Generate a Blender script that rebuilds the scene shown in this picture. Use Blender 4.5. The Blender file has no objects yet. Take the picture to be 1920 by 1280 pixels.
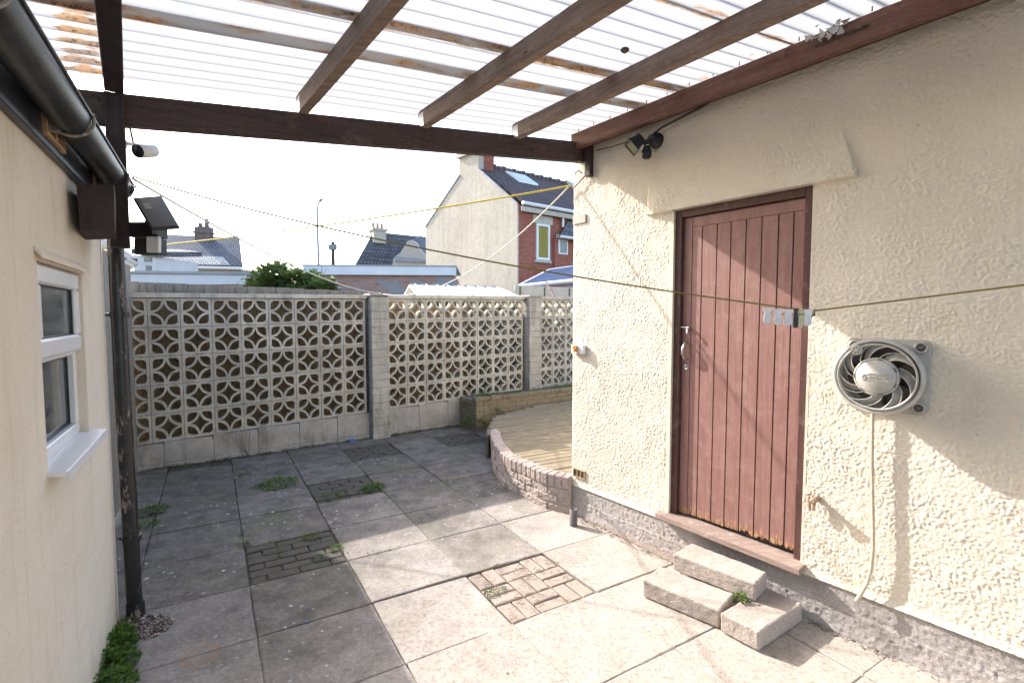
import bpy, math, random
import numpy as np
from mathutils import Vector, Matrix
random.seed(7); RNG = np.random.default_rng(5)
S = bpy.context.scene
R = math.radians
# ------------------------------------------------------------------ camera
H = 1.6; FPX = 900.0; PITCH = R(3.2)
cam = bpy.data.cameras.new('camera'); cam_o = bpy.data.objects.new('camera', cam)
S.collection.objects.link(cam_o); S.camera = cam_o
cam.sensor_width = 36; cam.lens = 36*FPX/1920; cam.clip_end = 2000; cam.clip_start = .02
cam_o.location = (0, 0, H); cam_o.rotation_euler = (R(90)-PITCH, 0, 0)
# ------------------------------------------------------------------ world, sun, exposure
SUN_EL = R(31.5); SUN_HEAD = R(-56)          # heading measured clockwise from +Y
w = bpy.data.worlds.new('World'); S.world = w; w.use_nodes = True
nt = w.node_tree; bg = nt.nodes['Background']
sky = nt.nodes.new('ShaderNodeTexSky'); sky.sky_type = 'NISHITA'; sky.sun_disc = False
sky.sun_elevation = SUN_EL; sky.sun_rotation = SUN_HEAD; sky.air_density = 1.0; sky.dust_density = 2.2; sky.ozone_density = 1.0
nt.links.new(sky.outputs[0], bg.inputs[0]); bg.inputs[1].default_value = .15
sl = bpy.data.lights.new('sun', 'SUN'); sl.energy = 2.2; sl.angle = R(.55); sl.color = (1, .955, .90)
so = bpy.data.objects.new('sun', sl); S.collection.objects.link(so)
sd = Vector((math.sin(SUN_HEAD)*math.cos(SUN_EL), math.cos(SUN_HEAD)*math.cos(SUN_EL), math.sin(SUN_EL)))
so.rotation_euler = sd.to_track_quat('Z', 'Y').to_euler(); so.location = (-6, 6, 8)
S.view_settings.view_transform = 'Standard'; S.view_settings.look = 'None'
S.view_settings.exposure = 2.1; S.view_settings.gamma = 1
S.cycles.max_bounces = 8; S.cycles.diffuse_bounces = 4; S.cycles.transparent_max_bounces = 12
S.cycles.use_denoising = True
# ------------------------------------------------------------------ frames of reference
def V(*a): return Vector(a)
def hd(deg): return Vector((math.sin(R(deg)), math.cos(R(deg)), 0))
def at(x, y, Y):                              # point at depth Y on the line of sight of a photo pixel
    u = (x-960)/FPX; v = -(y-640)/FPX
    r = Vector((u, math.cos(PITCH)+v*math.sin(PITCH), -math.sin(PITCH)+v*math.cos(PITCH)))
    return Vector((0, 0, H)) + r*(Y/r.y)
def frame(o, d, n):
    o = Vector(o)
    return lambda a, b, z: o + d*a + n*b + Vector((0, 0, z))
DW = hd(-38.5); NW = Vector((-DW.y, DW.x, 0))
W = frame((.5394, 3.7389, 0), DW, NW)          # right building: a along wall (+ away), n out into yard
DL = hd(-32); NL = Vector((DL.y, -DL.x, 0))
L = frame((-2.0315, 2.3784, 0), DL, NL)        # left house wall
DF = hd(56.04); NF = Vector((DF.y, -DF.x, 0))
F = frame((-3.8798, 4.8019, 0), DF, NF)        # screen wall: s to the right, n towards the yard
G0 = Vector((-.28664, 2.86925, 0)); GU = Vector((.49, .284, 0)); GV = Vector((.2906, -.4619, 0))
def Gd(u, v, z=0): return G0 + GU*u + GV*v + Vector((0, 0, z))
XY = lambda x, y, z: Vector((x, y, z))
# ------------------------------------------------------------------ mesh builder
class MB:
    def __init__(s): s.v = []; s.f = []; s.sm = []; s.mi = []
    def add(s, vs, fs, smooth=False, mi=0):
        o = len(s.v); s.v += [Vector(p) for p in vs]
        for f in fs: s.f.append([i+o for i in f]); s.sm.append(smooth); s.mi.append(mi)
    def box(s, fr, a0, a1, b0, b1, z0, z1, c=0.0, mi=0):
        if a0 > a1: a0, a1 = a1, a0
        if b0 > b1: b0, b1 = b1, b0
        if z0 > z1: z0, z1 = z1, z0
        if c <= 0:
            vs = [fr(a, b, z) for z in (z0, z1) for a, b in ((a0, b0), (a1, b0), (a1, b1), (a0, b1))]
            s.add(vs, [(3, 2, 1, 0), (4, 5, 6, 7), (0, 1, 5, 4), (1, 2, 6, 5), (2, 3, 7, 6), (3, 0, 4, 7)], mi=mi); return
        # chamfered box, 24 verts
        c = min(c, (a1-a0)*.45, (b1-b0)*.45, (z1-z0)*.45)
        lo = (a0, b0, z0); hi = (a1, b1, z1); vs = []; idx = {}
        for sx in (0, 1):
            for sy in (0, 1):
                for sz in (0, 1):
                    for ax in range(3):
                        p = []
                        for k, sg in enumerate((sx, sy, sz)):
                            q = hi[k] if sg else lo[k]
                            if k != ax: q += -c if sg else c
                            p.append(q)
                        idx[(sx, sy, sz, ax)] = len(vs); vs.append(fr(*p))
        fs = []
        for ax in range(3):
            o1, o2 = [k for k in range(3) if k != ax]
            for sg in (0, 1):
                q = []
                for u, v in ((0, 0), (1, 0), (1, 1), (0, 1)):
                    t = [0, 0, 0]; t[ax] = sg; t[o1] = u; t[o2] = v; q.append(idx[(*t, ax)])
                fs.append(q)
            for u in (0, 1):
                for v in (0, 1):
                    t0 = [0, 0, 0]; t1 = [0, 0, 0]; t0[ax] = 0; t1[ax] = 1
                    t0[o1] = t1[o1] = u; t0[o2] = t1[o2] = v
                    fs.append([idx[(*t0, o1)], idx[(*t1, o1)], idx[(*t1, o2)], idx[(*t0, o2)]])
        for sx in (0, 1):
            for sy in (0, 1):
                for sz in (0, 1): fs.append([idx[(sx, sy, sz, k)] for k in range(3)])
        s.add(vs, fs, mi=mi)
    def tube(s, pts, r, n=10, cap=True, smooth=True, mi=0):
        pts = [Vector(p) for p in pts]; m = len(pts)
        rs = r if isinstance(r, (list, tuple)) else [r]*m
        t0 = (pts[1]-pts[0]).normalized(); up = Vector((0, 0, 1)) if abs(t0.z) < .9 else Vector((1, 0, 0))
        x = t0.cross(up).normalized(); vs = []
        for i, p in enumerate(pts):
            t = (pts[min(i+1, m-1)]-pts[max(i-1, 0)]).normalized()
            x = (x - t*x.dot(t)).normalized(); y = t.cross(x)
            for k in range(n):
                a = 2*math.pi*k/n; vs.append(p + (x*math.cos(a)+y*math.sin(a))*rs[i])
        fs = [(i*n+k, i*n+(k+1) % n, (i+1)*n+(k+1) % n, (i+1)*n+k) for i in range(m-1) for k in range(n)]
        s.add(vs, fs, smooth, mi)
        if cap:
            s.add(vs[:n], [tuple(range(n))[::-1]], mi=mi); s.add(vs[-n:], [tuple(range(n))], mi=mi)
    def lathe(s, o, ax, prof, n=32, smooth=True, mi=0):      # prof: (r, h) pairs along ax
        ax = Vector(ax).normalized(); o = Vector(o)
        x = ax.orthogonal().normalized(); y = ax.cross(x); vs = []
        for r, h in prof:
            for k in range(n):
                a = 2*math.pi*k/n; vs.append(o+ax*h+(x*math.cos(a)+y*math.sin(a))*r)
        m = len(prof)
        fs = [(i*n+k, i*n+(k+1) % n, (i+1)*n+(k+1) % n, (i+1)*n+k) for i in range(m-1) for k in range(n)]
        s.add(vs, fs, smooth, mi)
    def quad(s, *p, mi=0): s.add(p, [tuple(range(len(p)))], mi=mi)
    def prism(s, poly, off, mi=0):             # polygon (world points) extruded by vector
        n = len(poly); vs = [Vector(p) for p in poly]+[Vector(p)+off for p in poly]
        s.add(vs, [tuple(range(n))[::-1], tuple(range(n, 2*n))]+[(i, (i+1) % n, n+(i+1) % n, n+i) for i in range(n)], mi=mi)
    def build(s, name, mats, parent=None, attr=None, bevel=0, fix=True):
        o0 = parent_world(parent)
        me = bpy.data.meshes.new(name)
        me.from_pydata([tuple(p-o0) for p in s.v], [], s.f)
        mats = mats if isinstance(mats, (list, tuple)) else [mats]
        for m in mats: me.materials.append(m)
        me.polygons.foreach_set('use_smooth', s.sm); me.polygons.foreach_set('material_index', s.mi)
        if fix:
            import bmesh
            b = bmesh.new(); b.from_mesh(me); bmesh.ops.recalc_face_normals(b, faces=b.faces); b.to_mesh(me); b.free()
        uv(me)
        if attr is not None:
            at_ = me.attributes.new('dirt', 'FLOAT', 'POINT'); at_.data.foreach_set('value', attr)
        o = bpy.data.objects.new(name, me); S.collection.objects.link(o)
        if parent is not None: o.parent = parent
        if bevel:
            md = o.modifiers.new('bevel', 'BEVEL'); md.width = bevel; md.segments = 2; md.limit_method = 'ANGLE'
        return o
def parent_world(p):
    o = Vector((0, 0, 0))
    while p is not None: o += p.location; p = p.parent
    return o
def uv(me):
    n = len(me.loops)
    co = np.empty(len(me.vertices)*3, np.float32); me.vertices.foreach_get('co', co); co = co.reshape(-1, 3)
    li = np.empty(n, np.int32); me.loops.foreach_get('vertex_index', li)
    nm = np.empty(len(me.polygons)*3, np.float32); me.polygons.foreach_get('normal', nm); nm = nm.reshape(-1, 3)
    lt = np.empty(len(me.polygons), np.int32); me.polygons.foreach_get('loop_total', lt)
    ln = np.repeat(nm, lt, axis=0)
    t = np.stack([-ln[:, 1], ln[:, 0], np.zeros(n)], 1); q = np.linalg.norm(t, axis=1)
    flat = q < .15; t[flat] = (1, 0, 0); q[flat] = 1; t /= q[:, None]
    b = np.cross(ln, t); b[flat] = (0, 1, 0)
    P = co[li]
    l = me.uv_layers.new(name='UVMap'); d = np.stack([(P*t).sum(1), (P*b).sum(1)], 1).astype(np.float32)
    l.data.foreach_set('uv', d.ravel())
def tag(o, label=None, cat=None, group=None, kind=None):
    if label: o['label'] = label
    if cat: o['category'] = cat
    if group: o['group'] = group
    if kind: o['kind'] = kind
    return o
def empty(name, loc, label, cat, group=None):
    o = bpy.data.objects.new(name, None); o.empty_display_size = .1; o.location = loc
    S.collection.objects.link(o); return tag(o, label, cat, group)
def struct(o): o['kind'] = 'structure'; return o
def catenary(a, b, sag, n=24):
    a = Vector(a); b = Vector(b)
    return [a.lerp(b, t/n) - Vector((0, 0, sag*4*(t/n)*(1-t/n))) for t in range(n+1)]
# ------------------------------------------------------------------ materials
class NM:                                     # tiny node helper
    def __init__(s, name):
        s.m = bpy.data.materials.new(name); s.m.use_nodes = True; s.t = s.m.node_tree
        s.b = s.t.nodes['Principled BSDF']; s.out = s.t.nodes['Material Output']
        s.tc = s.t.nodes.new('ShaderNodeTexCoord')
    def n(s, k, **kw):
        x = s.t.nodes.new('ShaderNode'+k)
        for a, v in kw.items(): setattr(x, a, v)
        return x
    def l(s, a, b): s.t.links.new(a, b)
    def co(s, src='Object', scale=(1, 1, 1), rot=(0, 0, 0)):
        mp = s.n('Mapping'); mp.inputs['Scale'].default_value = scale; mp.inputs['Rotation'].default_value = rot
        s.l(s.tc.outputs[src], mp.inputs[0]); return mp.outputs[0]
    def geo(s): return s.n('NewGeometry').outputs['Position']
    def noise(s, vec, scale, det=4, rough=.6, dist=0):
        x = s.n('TexNoise'); x.inputs['Scale'].default_value = scale; x.inputs['Detail'].default_value = det
        x.inputs['Roughness'].default_value = rough; x.inputs['Distortion'].default_value = dist; s.l(vec, x.inputs['Vector'])
        return x.outputs['Fac']
    def vor(s, vec, scale, out='Distance', feat='F1', rnd=1):
        x = s.n('TexVoronoi'); x.feature = feat; x.inputs['Scale'].default_value = scale; x.inputs['Randomness'].default_value = rnd
        s.l(vec, x.inputs['Vector']); return x.outputs[out]
    def ramp(s, fac, stops, interp='LINEAR'):
        x = s.n('ValToRGB'); e = x.color_ramp.elements; x.color_ramp.interpolation = interp
        while len(e) < len(stops): e.new(.5)
        for q, (p, c) in zip(e, stops):
            q.position = p; q.color = (*c, 1) if isinstance(c, tuple) else (c, c, c, 1)
        s.l(fac, x.inputs[0]); return x.outputs[0]
    def mix(s, fac, a, b, mode='MIX'):
        x = s.n('Mix'); x.data_type = 'RGBA'; x.blend_type = mode
        for k, v in ((0, fac), (6, a), (7, b)):
            if isinstance(v, bpy.types.NodeSocket): s.l(v, x.inputs[k])
            elif k == 0: x.inputs[0].default_value = v
            else: x.inputs[k].default_value = (*v, 1) if isinstance(v, tuple) else (v, v, v, 1)
        return x.outputs[2]
    def math(s, op, a, b=0.0, clamp=False):
        x = s.n('Math'); x.operation = op; x.use_clamp = clamp
        for k, v in ((0, a), (1, b)):
            if isinstance(v, bpy.types.NodeSocket): s.l(v, x.inputs[k])
            else: x.inputs[k].default_value = v
        return x.outputs[0]
    def bump(s, h, strength=.5, dist=.01, prev=None):
        x = s.n('Bump'); x.inputs['Strength'].default_value = strength; x.inputs['Distance'].default_value = dist
        s.l(h, x.inputs['Height'])
        if prev is not None: s.l(prev, x.inputs['Normal'])
        return x.outputs[0]
    def done(s, col=None, rough=.8, bump=None, metal=0, spec=.5, tr=0):
        if col is not None:
            if isinstance(col, bpy.types.NodeSocket): s.l(col, s.b.inputs['Base Color'])
            else: s.b.inputs['Base Color'].default_value = (*col, 1)
        if isinstance(rough, bpy.types.NodeSocket): s.l(rough, s.b.inputs['Roughness'])
        else: s.b.inputs['Roughness'].default_value = rough
        s.b.inputs['Metallic'].default_value = metal; s.b.inputs['Specular IOR Level'].default_value = spec
        s.b.inputs['Transmission Weight'].default_value = tr
        if bump is not None: s.l(bump, s.b.inputs['Normal'])
        return s.m
def simple(name, c, rough=.6, var=.25, sc=12, bump=.15, bd=.003, metal=0, spec=.4, stretch=(1, 1, 1)):
    m = NM(name); p = m.co(scale=stretch); n1 = m.noise(p, sc, 5, .65); n2 = m.noise(p, sc*6, 3)
    f = m.math('MULTIPLY', n1, 1.0)
    col = m.mix(m.ramp(f, [(.3, 0.0), (.7, 1.0)]), tuple(x*(1-var) for x in c), tuple(min(1, x*(1+var*.6)) for x in c))
    b = m.bump(m.math('ADD', n1, m.math('MULTIPLY', n2, .6)), bump, bd) if bump else None
    return m.done(col, rough, b, metal, spec)
M = {}
# roughcast render (relief itself is modelled)
def render_mat(name, c, stain=(.42, .33, .2), fine=.5):
    m = NM(name); p = m.co()
    n1 = m.noise(p, 1.3, 5, .6); n2 = m.noise(p, 60, 4, .7); n3 = m.noise(p, 5, 6, .7)
    col = m.mix(m.ramp(n1, [(.35, 0.0), (.7, 1.0)]), tuple(x*.85 for x in c), c)
    col = m.mix(m.ramp(n2, [(.3, .22), (.55, 0.0)]), col, tuple(x*.7 for x in c))
    col = m.mix(m.math('MULTIPLY', m.ramp(n3, [(.6, 0.0), (.82, 1.0)]), .35), col, stain)
    specks = m.vor(p, 9, 'Distance'); col = m.mix(m.ramp(specks, [(.02, .8), (.045, 0.0)]), col, (.3, .24, .17))
    b = m.bump(n2, fine, .003)
    return m.done(col, .92, b, spec=.15)
M['render'] = render_mat('cream_roughcast', (.735, .66, .54))
def left_render():
    m = NM('cream_painted_render'); p = m.co()
    n1 = m.noise(p, 1.1, 5, .6); n2 = m.noise(p, 90, 4, .65); n4 = m.noise(p, 300, 2)
    st = m.noise(m.co(scale=(6, 6, .7)), 2.2, 5, .7)
    col = m.mix(m.ramp(n1, [(.3, 0.0), (.7, 1.0)]), (.73, .63, .50), (.81, .73, .61))
    col = m.mix(m.math('MULTIPLY', m.ramp(st, [(.52, 0.0), (.8, 1.0)]), .4), col, (.47, .33, .17))
    col = m.mix(m.ramp(n2, [(.28, .5), (.42, 0.0)]), col, (.5, .38, .24))
    z = m.n('SeparateXYZ'); m.l(m.geo(), z.inputs[0])
    low = m.ramp(m.math('ADD', z.outputs[2], m.math('MULTIPLY', n1, .25)), [(.1, .75), (.38, 0.0)])
    col = m.mix(low, col, (.42, .38, .24))
    ck = m.vor(m.co(scale=(1, 1, .6)), 1.1, 'Distance', 'DISTANCE_TO_EDGE'); ckm = m.math('MULTIPLY', m.ramp(ck, [(.0, .22), (.005, 0.0)]), m.ramp(n1, [(.48, 0.0), (.6, 1.0)]))
    col = m.mix(ckm, col, (.36, .27, .16))
    tw = m.noise(m.co(scale=(1, 1, 2)), 3.2, 4, .5, .6)
    b = m.bump(tw, .5, .02); b = m.bump(m.math('ADD', n2, m.math('MULTIPLY', n4, .4)), .6, .004, b)
    return m.done(col, .9, b, spec=.15)
M['lrender'] = left_render()
def concrete(name, c, grit=120, spots=True):
    m = NM(name); p = m.co(); n1 = m.noise(p, 3, 6, .65); n2 = m.noise(p, grit, 3, .7); v = m.vor(p, grit*1.4)
    col = m.mix(m.ramp(n1, [(.3, 0.0), (.7, 1.0)]), tuple(x*.72 for x in c), tuple(x*1.08 for x in c))
    col = m.mix(m.ramp(n2, [(.35, .55), (.6, 0.0)]), col, tuple(x*.45 for x in c))
    col = m.mix(m.ramp(m.noise(p, grit*.7, 2), [(.62, 0.0), (.72, .6)]), col, tuple(min(1, x*1.6) for x in c))
    b = m.bump(m.math('ADD', n2, m.math('MULTIPLY', v, .5)), .55, .003)
    return m.done(col, .93, b, spec=.1)
M['conc'] = concrete('aggregate_concrete', (.50, .43, .38))
M['plinth'] = concrete('old_plinth_concrete', (.45, .41, .385), 110)
def block_mat(name, c):
    m = NM(name); p = m.co(); n1 = m.noise(p, 4, 6, .7); n2 = m.noise(p, 90, 3, .7)
    st = m.noise(m.co(scale=(5, 5, 1)), 1.6, 6, .75)
    col = m.mix(m.ramp(n1, [(.3, 0.0), (.7, 1.0)]), tuple(x*.7 for x in c), tuple(x*1.12 for x in c))
    col = m.mix(m.ramp(st, [(.5, 0.0), (.72, .75)]), col, (.13, .12, .09))
    z = m.n('SeparateXYZ'); m.l(m.geo(), z.inputs[0])
    top = m.ramp(m.math('ADD', z.outputs[2], m.math('MULTIPLY', n1, .3)), [(.0, 0.0), (1.0, 0.0)])
    col = m.mix(m.ramp(n2, [(.3, .5), (.5, 0.0)]), col, tuple(x*.45 for x in c))
    at_ = m.n('Attribute'); at_.attribute_name = 'dirt'; col = m.mix(m.math('MULTIPLY', at_.outputs['Fac'], .38), col, tuple(x*.5 for x in c))
    lc = m.ramp(m.noise(p, 14, 6, .8), [(.6, 0.0), (.68, .6)]); col = m.mix(lc, col, (.16, .16, .10))
    b = m.bump(m.math('ADD', n1, n2), .7, .004)
    return m.done(col, .92, b, spec=.1)
M['screen'] = block_mat('pierced_concrete_block', (.57, .52, .43))
M['base'] = block_mat('grey_base_block', (.44, .40, .35))
M['pier'] = block_mat('pier_block', (.46, .42, .36))
def stone_facing(name, c):
    m = NM(name); p = m.co(); n1 = m.noise(p, 9, 5, .7); n2 = m.noise(p, 55, 5, .75)
    col = m.mix(n1, tuple(x*.75 for x in c), tuple(x*1.15 for x in c))
    col = m.mix(m.ramp(n2, [(.3, .5), (.5, 0.0)]), col, tuple(x*.4 for x in c))
    return m.done(col, .95, m.bump(n2, 1.0, .012), spec=.1)
M['facing'] = stone_facing('split_face_brick', (.50, .41, .36))
M['bed'] = stone_facing('weathered_bed_brick', (.25, .205, .14))
def slab_mat():
    m = NM('paving_slab'); g = m.geo(); n1 = m.noise(g, 1.1, 6, .65); n2 = m.noise(g, 7, 6, .7); n3 = m.noise(g, 160, 3, .7)
    at_ = m.n('Attribute'); at_.attribute_name = 'dirt'; dirt = at_.outputs['Fac']
    col = m.mix(m.ramp(n2, [(.3, 0.0), (.72, 1.0)]), (.40, .345, .295), (.53, .465, .405))
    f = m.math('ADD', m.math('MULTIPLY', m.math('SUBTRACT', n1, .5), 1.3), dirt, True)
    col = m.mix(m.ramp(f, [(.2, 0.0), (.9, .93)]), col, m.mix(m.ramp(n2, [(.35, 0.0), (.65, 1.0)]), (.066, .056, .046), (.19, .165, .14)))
    moss = m.math('MULTIPLY', m.ramp(m.noise(g, 2.3, 6, .75), [(.5, 0.0), (.68, 1.0)]), m.ramp(dirt, [(.35, 0.0), (.9, .7)]))
    col = m.mix(moss, col, (.13, .135, .065))
    stain = m.ramp(m.noise(g, 3.1, 7, .75, 1.5), [(.6, 0.0), (.75, .35)]); col = m.mix(stain, col, (.55, .53, .52))
    wv = m.n('VectorMath'); wv.operation = 'ADD'; nz_ = m.n('TexNoise'); nz_.inputs['Scale'].default_value = 30; m.l(g, nz_.inputs['Vector'])
    sc_ = m.n('VectorMath'); sc_.operation = 'SCALE'; sc_.inputs['Scale'].default_value = .045; m.l(nz_.outputs['Color'], sc_.inputs[0]); m.l(g, wv.inputs[0]); m.l(sc_.outputs[0], wv.inputs[1])
    sp = m.vor(wv.outputs[0], 15); sp2 = m.noise(g, 6, 2)
    spots = m.ramp(m.math('ADD', sp, m.math('MULTIPLY', sp2, .36)), [(.27, 1.0), (.33, 0.0)])
    msk = m.math('MULTIPLY', spots, m.math('MULTIPLY', m.ramp(m.noise(g, 1.7, 3), [(.42, 0.0), (.56, 1.0)]), m.ramp(dirt, [(.3, .12), (.8, 1.0)])))
    col = m.mix(msk, col, (.62, .62, .6))
    dk = m.ramp(m.vor(g, 5.3), [(.03, .7), (.05, 0.0)]); col = m.mix(m.math('MULTIPLY', dk, .6), col, (.07, .06, .05))
    n5 = m.noise(g, 42, 5, .8)
    col = m.mix(m.ramp(n5, [(.34, .55), (.5, 0.0)]), col, (.10, .095, .09)); col = m.mix(m.ramp(n5, [(.56, 0.0), (.72, .4)]), col, (.55, .52, .49))
    col = m.mix(m.ramp(n3, [(.3, .55), (.5, 0.0)]), col, (.13, .12, .11))
    # rusty ring stain
    v = m.n('VectorMath'); v.operation = 'DISTANCE'; m.l(g, v.inputs[0]); v.inputs[1].default_value = tuple(at(377, 1240, 2.18)[:2])+(0.0,)
    ring = m.ramp(m.math('ADD', v.outputs['Value'], m.math('MULTIPLY', m.math('SUBTRACT', n2, .5), .05)), [(.03, 0.0), (.062, .5), (.08, .35), (.10, 0.0)])
    col = m.mix(ring, col, (.27, .17, .1))
    return m.done(col, .88, m.bump(m.math('ADD', m.math('MULTIPLY', n2, 1.2), n3), .45, .003), spec=.25)
M['slab'] = slab_mat()
def paver_mat():
    m = NM('block_paver'); g = m.geo(); n1 = m.noise(g, 8, 5, .7); n3 = m.noise(g, 120, 3, .7)
    at_ = m.n('Attribute'); at_.attribute_name = 'dirt'
    col = m.mix(n1, (.32, .26, .22), (.47, .39, .33))
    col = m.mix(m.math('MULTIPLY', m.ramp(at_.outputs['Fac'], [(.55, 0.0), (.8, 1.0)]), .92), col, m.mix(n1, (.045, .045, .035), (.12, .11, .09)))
    col = m.mix(m.ramp(n3, [(.3, .5), (.5, 0.0)]), col, (.12, .1, .08))
    return m.done(col, .93, m.bump(m.math('ADD', n1, n3), .7, .004), spec=.1)
M['paver'] = paver_mat()
def soil_mat(name, a, b):
    m = NM(name); g = m.geo(); n = m.noise(g, 30, 6, .75); return m.done(m.mix(n, a, b), 1, m.bump(n, 1, .02), spec=.05)
M['soil'] = soil_mat('joint_dirt', (.085, .07, .058), (.21, .18, .145))
M['debris'] = soil_mat('crumbled_mortar', (.16, .12, .1), (.45, .37, .32))
M['ground'] = soil_mat('yard_ground', (.10, .09, .07), (.2, .18, .15))
def wood(name, c, dark, rough=.75, sc=(1, 1, 1), peel=None, peelamt=.5):
    m = NM(name); p = m.co('UV', scale=sc); n1 = m.noise(p, 3, 6, .7, .6); n2 = m.noise(m.co('UV', scale=tuple(x*9 for x in sc)), 4, 5, .75)
    n3 = m.noise(m.co(), 3, 4)
    col = m.mix(m.ramp(n1, [(.3, 0.0), (.72, 1.0)]), dark, c)
    col = m.mix(m.ramp(n2, [(.35, .6), (.55, 0.0)]), col, tuple(x*.45 for x in dark))
    if peel: col = m.mix(m.math('MULTIPLY', m.ramp(m.noise(m.co(), 9, 7, .75), [(.55, 0.0), (.66, 1.0)]), peelamt), col, peel)
    kn = m.ramp(m.vor(m.co('UV', scale=(1.6, 5, 1)), 1.7), [(.03, .8), (.07, 0.0)]); col = m.mix(kn, col, tuple(x*.3 for x in dark))
    return m.done(col, rough, m.bump(m.math('ADD', n1, n2), .5, .004), spec=.3)
M['beam'] = wood('dark_stained_beam', (.14, .085, .07), (.06, .042, .038), .6, (1, 14, 1), (.22, .16, .13), .5)
M['purlin'] = wood('weathered_brown_timber', (.40, .30, .235), (.19, .13, .10), .8, (1, 12, 1), (.42, .34, .28), .5)
M['ledger'] = wood('red_brown_timber', (.30, .16, .12), (.15, .07, .05), .7, (1, 12, 1), (.30, .19, .15), .5)
M['post'] = wood('dark_post_timber', (.075, .052, .05), (.035, .025, .025), .7, (12, 1, 1))
M['fascia'] = simple('dark_blue_black_gloss', (.028, .032, .042), .35, .5, 9, .2, .002)
def door_mat():
    m = NM('brown_door_paint'); p = m.co('UV', scale=(14, 1, 1)); n1 = m.noise(p, 3, 6, .7, .4); n2 = m.noise(m.co(), 11, 6, .75)
    col = m.mix(m.ramp(n1, [(.3, 0.0), (.7, 1.0)]), (.22, .108, .09), (.31, .168, .145))
    col = m.mix(m.math('MULTIPLY', m.ramp(n2, [(.5, 0.0), (.75, 1.0)]), .5), col, (.42, .27, .24))
    col = m.mix(m.ramp(m.vor(m.co(), 14), [(.03, .8), (.055, 0.0)]), col, (.42, .32, .28))
    sc = m.ramp(m.noise(m.co('UV', scale=(30, 2.5, 1)), 2.2, 3, .5, 2), [(.70, 0.0), (.74, .35)]); col = m.mix(sc, col, (.5, .38, .34))
    z = m.n('SeparateXYZ'); m.l(m.geo(), z.inputs[0])
    h = m.math('ADD', z.outputs[2], m.math('MULTIPLY', m.noise(m.co('UV', scale=(40, 6, 1)), 1.5, 6, .8), -.30))
    rot = m.ramp(h, [(.185, 1.0), (.195, 0.0)])
    col = m.mix(rot, col, m.mix(m.ramp(m.noise(m.co('UV', scale=(40, 6, 1)), 3, 4), [(.4, 0.0), (.6, 1.0)]), (.09, .035, .02), (.50, .30, .16)))
    return m.done(col, .55, m.bump(m.math('ADD', n1, m.math('MULTIPLY', n2, .5)), .5, .004), spec=.35)
M['door'] = door_mat()
M['frame'] = wood('brown_frame_paint', (.13, .06, .05), (.07, .035, .03), .55, (12, 1, 1), (.4, .33, .28), .25)
M['sillwood'] = wood('worn_grey_sill', (.42, .33, .28), (.25, .17, .14), .85, (1, 10, 1), (.55, .5, .45), .7)
M['deck'] = wood('algae_stained_decking', (.37, .30, .20), (.16, .125, .08), .85, (1, 10, 1), (.40, .35, .16), .6)
M['fence'] = wood('grey_weathered_boards', (.34, .30, .25), (.18, .15, .12), .9, (10, 1, 1), (.12, .11, .09), .6)
M['fencebrown'] = wood('brown_fence_boards', (.44, .30, .16), (.20, .14, .075), .9, (10, 1, 1), (.3, .26, .2), .4)
M['metal'] = simple('tarnished_steel', (.5, .48, .45), .35, .4, 30, .2, .001, metal=.9)
M['brass'] = simple('corroded_brass', (.45, .33, .24), .5, .6, 60, .5, .002, metal=.6)
M['bolt'] = simple('rusty_bolt', (.16, .1, .07), .7, .5, 40, .3, .001, metal=.4)
M['galv'] = simple('galvanised_bracket', (.5, .5, .5), .4, .3, 20, .1, .001, metal=.7)
def pipe_mat():
    m = NM('flaking_black_pipe'); p = m.co(scale=(1, 1, .35)); n = m.noise(p, 22, 6, .75); n2 = m.noise(m.co(), 4, 3)
    f = m.ramp(m.math('ADD', n, m.math('MULTIPLY', m.math('SUBTRACT', n2, .5), .5)), [(.575, 0.0), (.61, 1.0)])
    col = m.mix(f, m.mix(n, (.006, .006, .007), (.018, .018, .019)), m.mix(m.noise(m.co(), 60), (.42, .36, .33), (.10, .04, .035)))
    return m.done(col, m.ramp(f, [(0, .33), (1, .8)]), m.bump(f, .3, .002), spec=.5)
M['pipe'] = pipe_mat()
def gutter_mat():
    m = NM('dusty_black_gutter'); n = m.noise(m.co(), 6, 7, .75, .8); n2 = m.noise(m.co(), 70, 4)
    col = m.mix(m.ramp(n, [(.4, 0.0), (.75, 1.0)]), (.012, .013, .015), (.07, .07, .072))
    col = m.mix(m.ramp(n2, [(.62, 0.0), (.75, .5)]), col, (.16, .15, .14))
    return m.done(col, .42, m.bump(n2, .1, .001), spec=.45)
M['gutter'] = gutter_mat()
M['black'] = simple('black_plastic', (.02, .021, .022), .4, .3, 20, .05, .001)
M['white'] = simple('white_plastic', (.72, .72, .70), .35, .06, 8, .03, .001)
M['upvc'] = simple('white_upvc', (.78, .76, .75), .3, .05, 3, .0)
M['peg'] = simple('white_peg', (.86, .84, .82), .35, .06, 40, .0)
M['pegblack'] = simple('charcoal_peg', (.04, .045, .055), .4, .2, 40, .0)
M['pegyellow'] = simple('pale_yellow_peg', (.66, .62, .33), .4, .1, 40, .0)
M['orange'] = simple('orange_plastic', (.75, .33, .04), .5, .2, 40, .0)
M['terracotta'] = simple('buff_terracotta', (.46, .31, .18), .85, .25, 40, .3, .002)
M['fan'] = simple('aged_fan_plastic', (.46, .44, .395), .3, .22, 14, .12, .001, spec=.7)
M['fandark'] = simple('dark_fan_interior', (.16, .145, .12), .6, .4, 18, .1, .001)  # darker fan plastic for impeller, slots and screws
M['hose'] = simple('aged_buff_hose', (.58, .46, .33), .5, .15, 20, .1, .001)
M['rope'] = simple('yellow_green_cord', (.27, .215, .05), .8, .3, 200, .4, .001)
M['ropeyellow'] = simple('yellow_cord', (.72, .55, .08), .7, .2, 100, .0)
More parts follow.
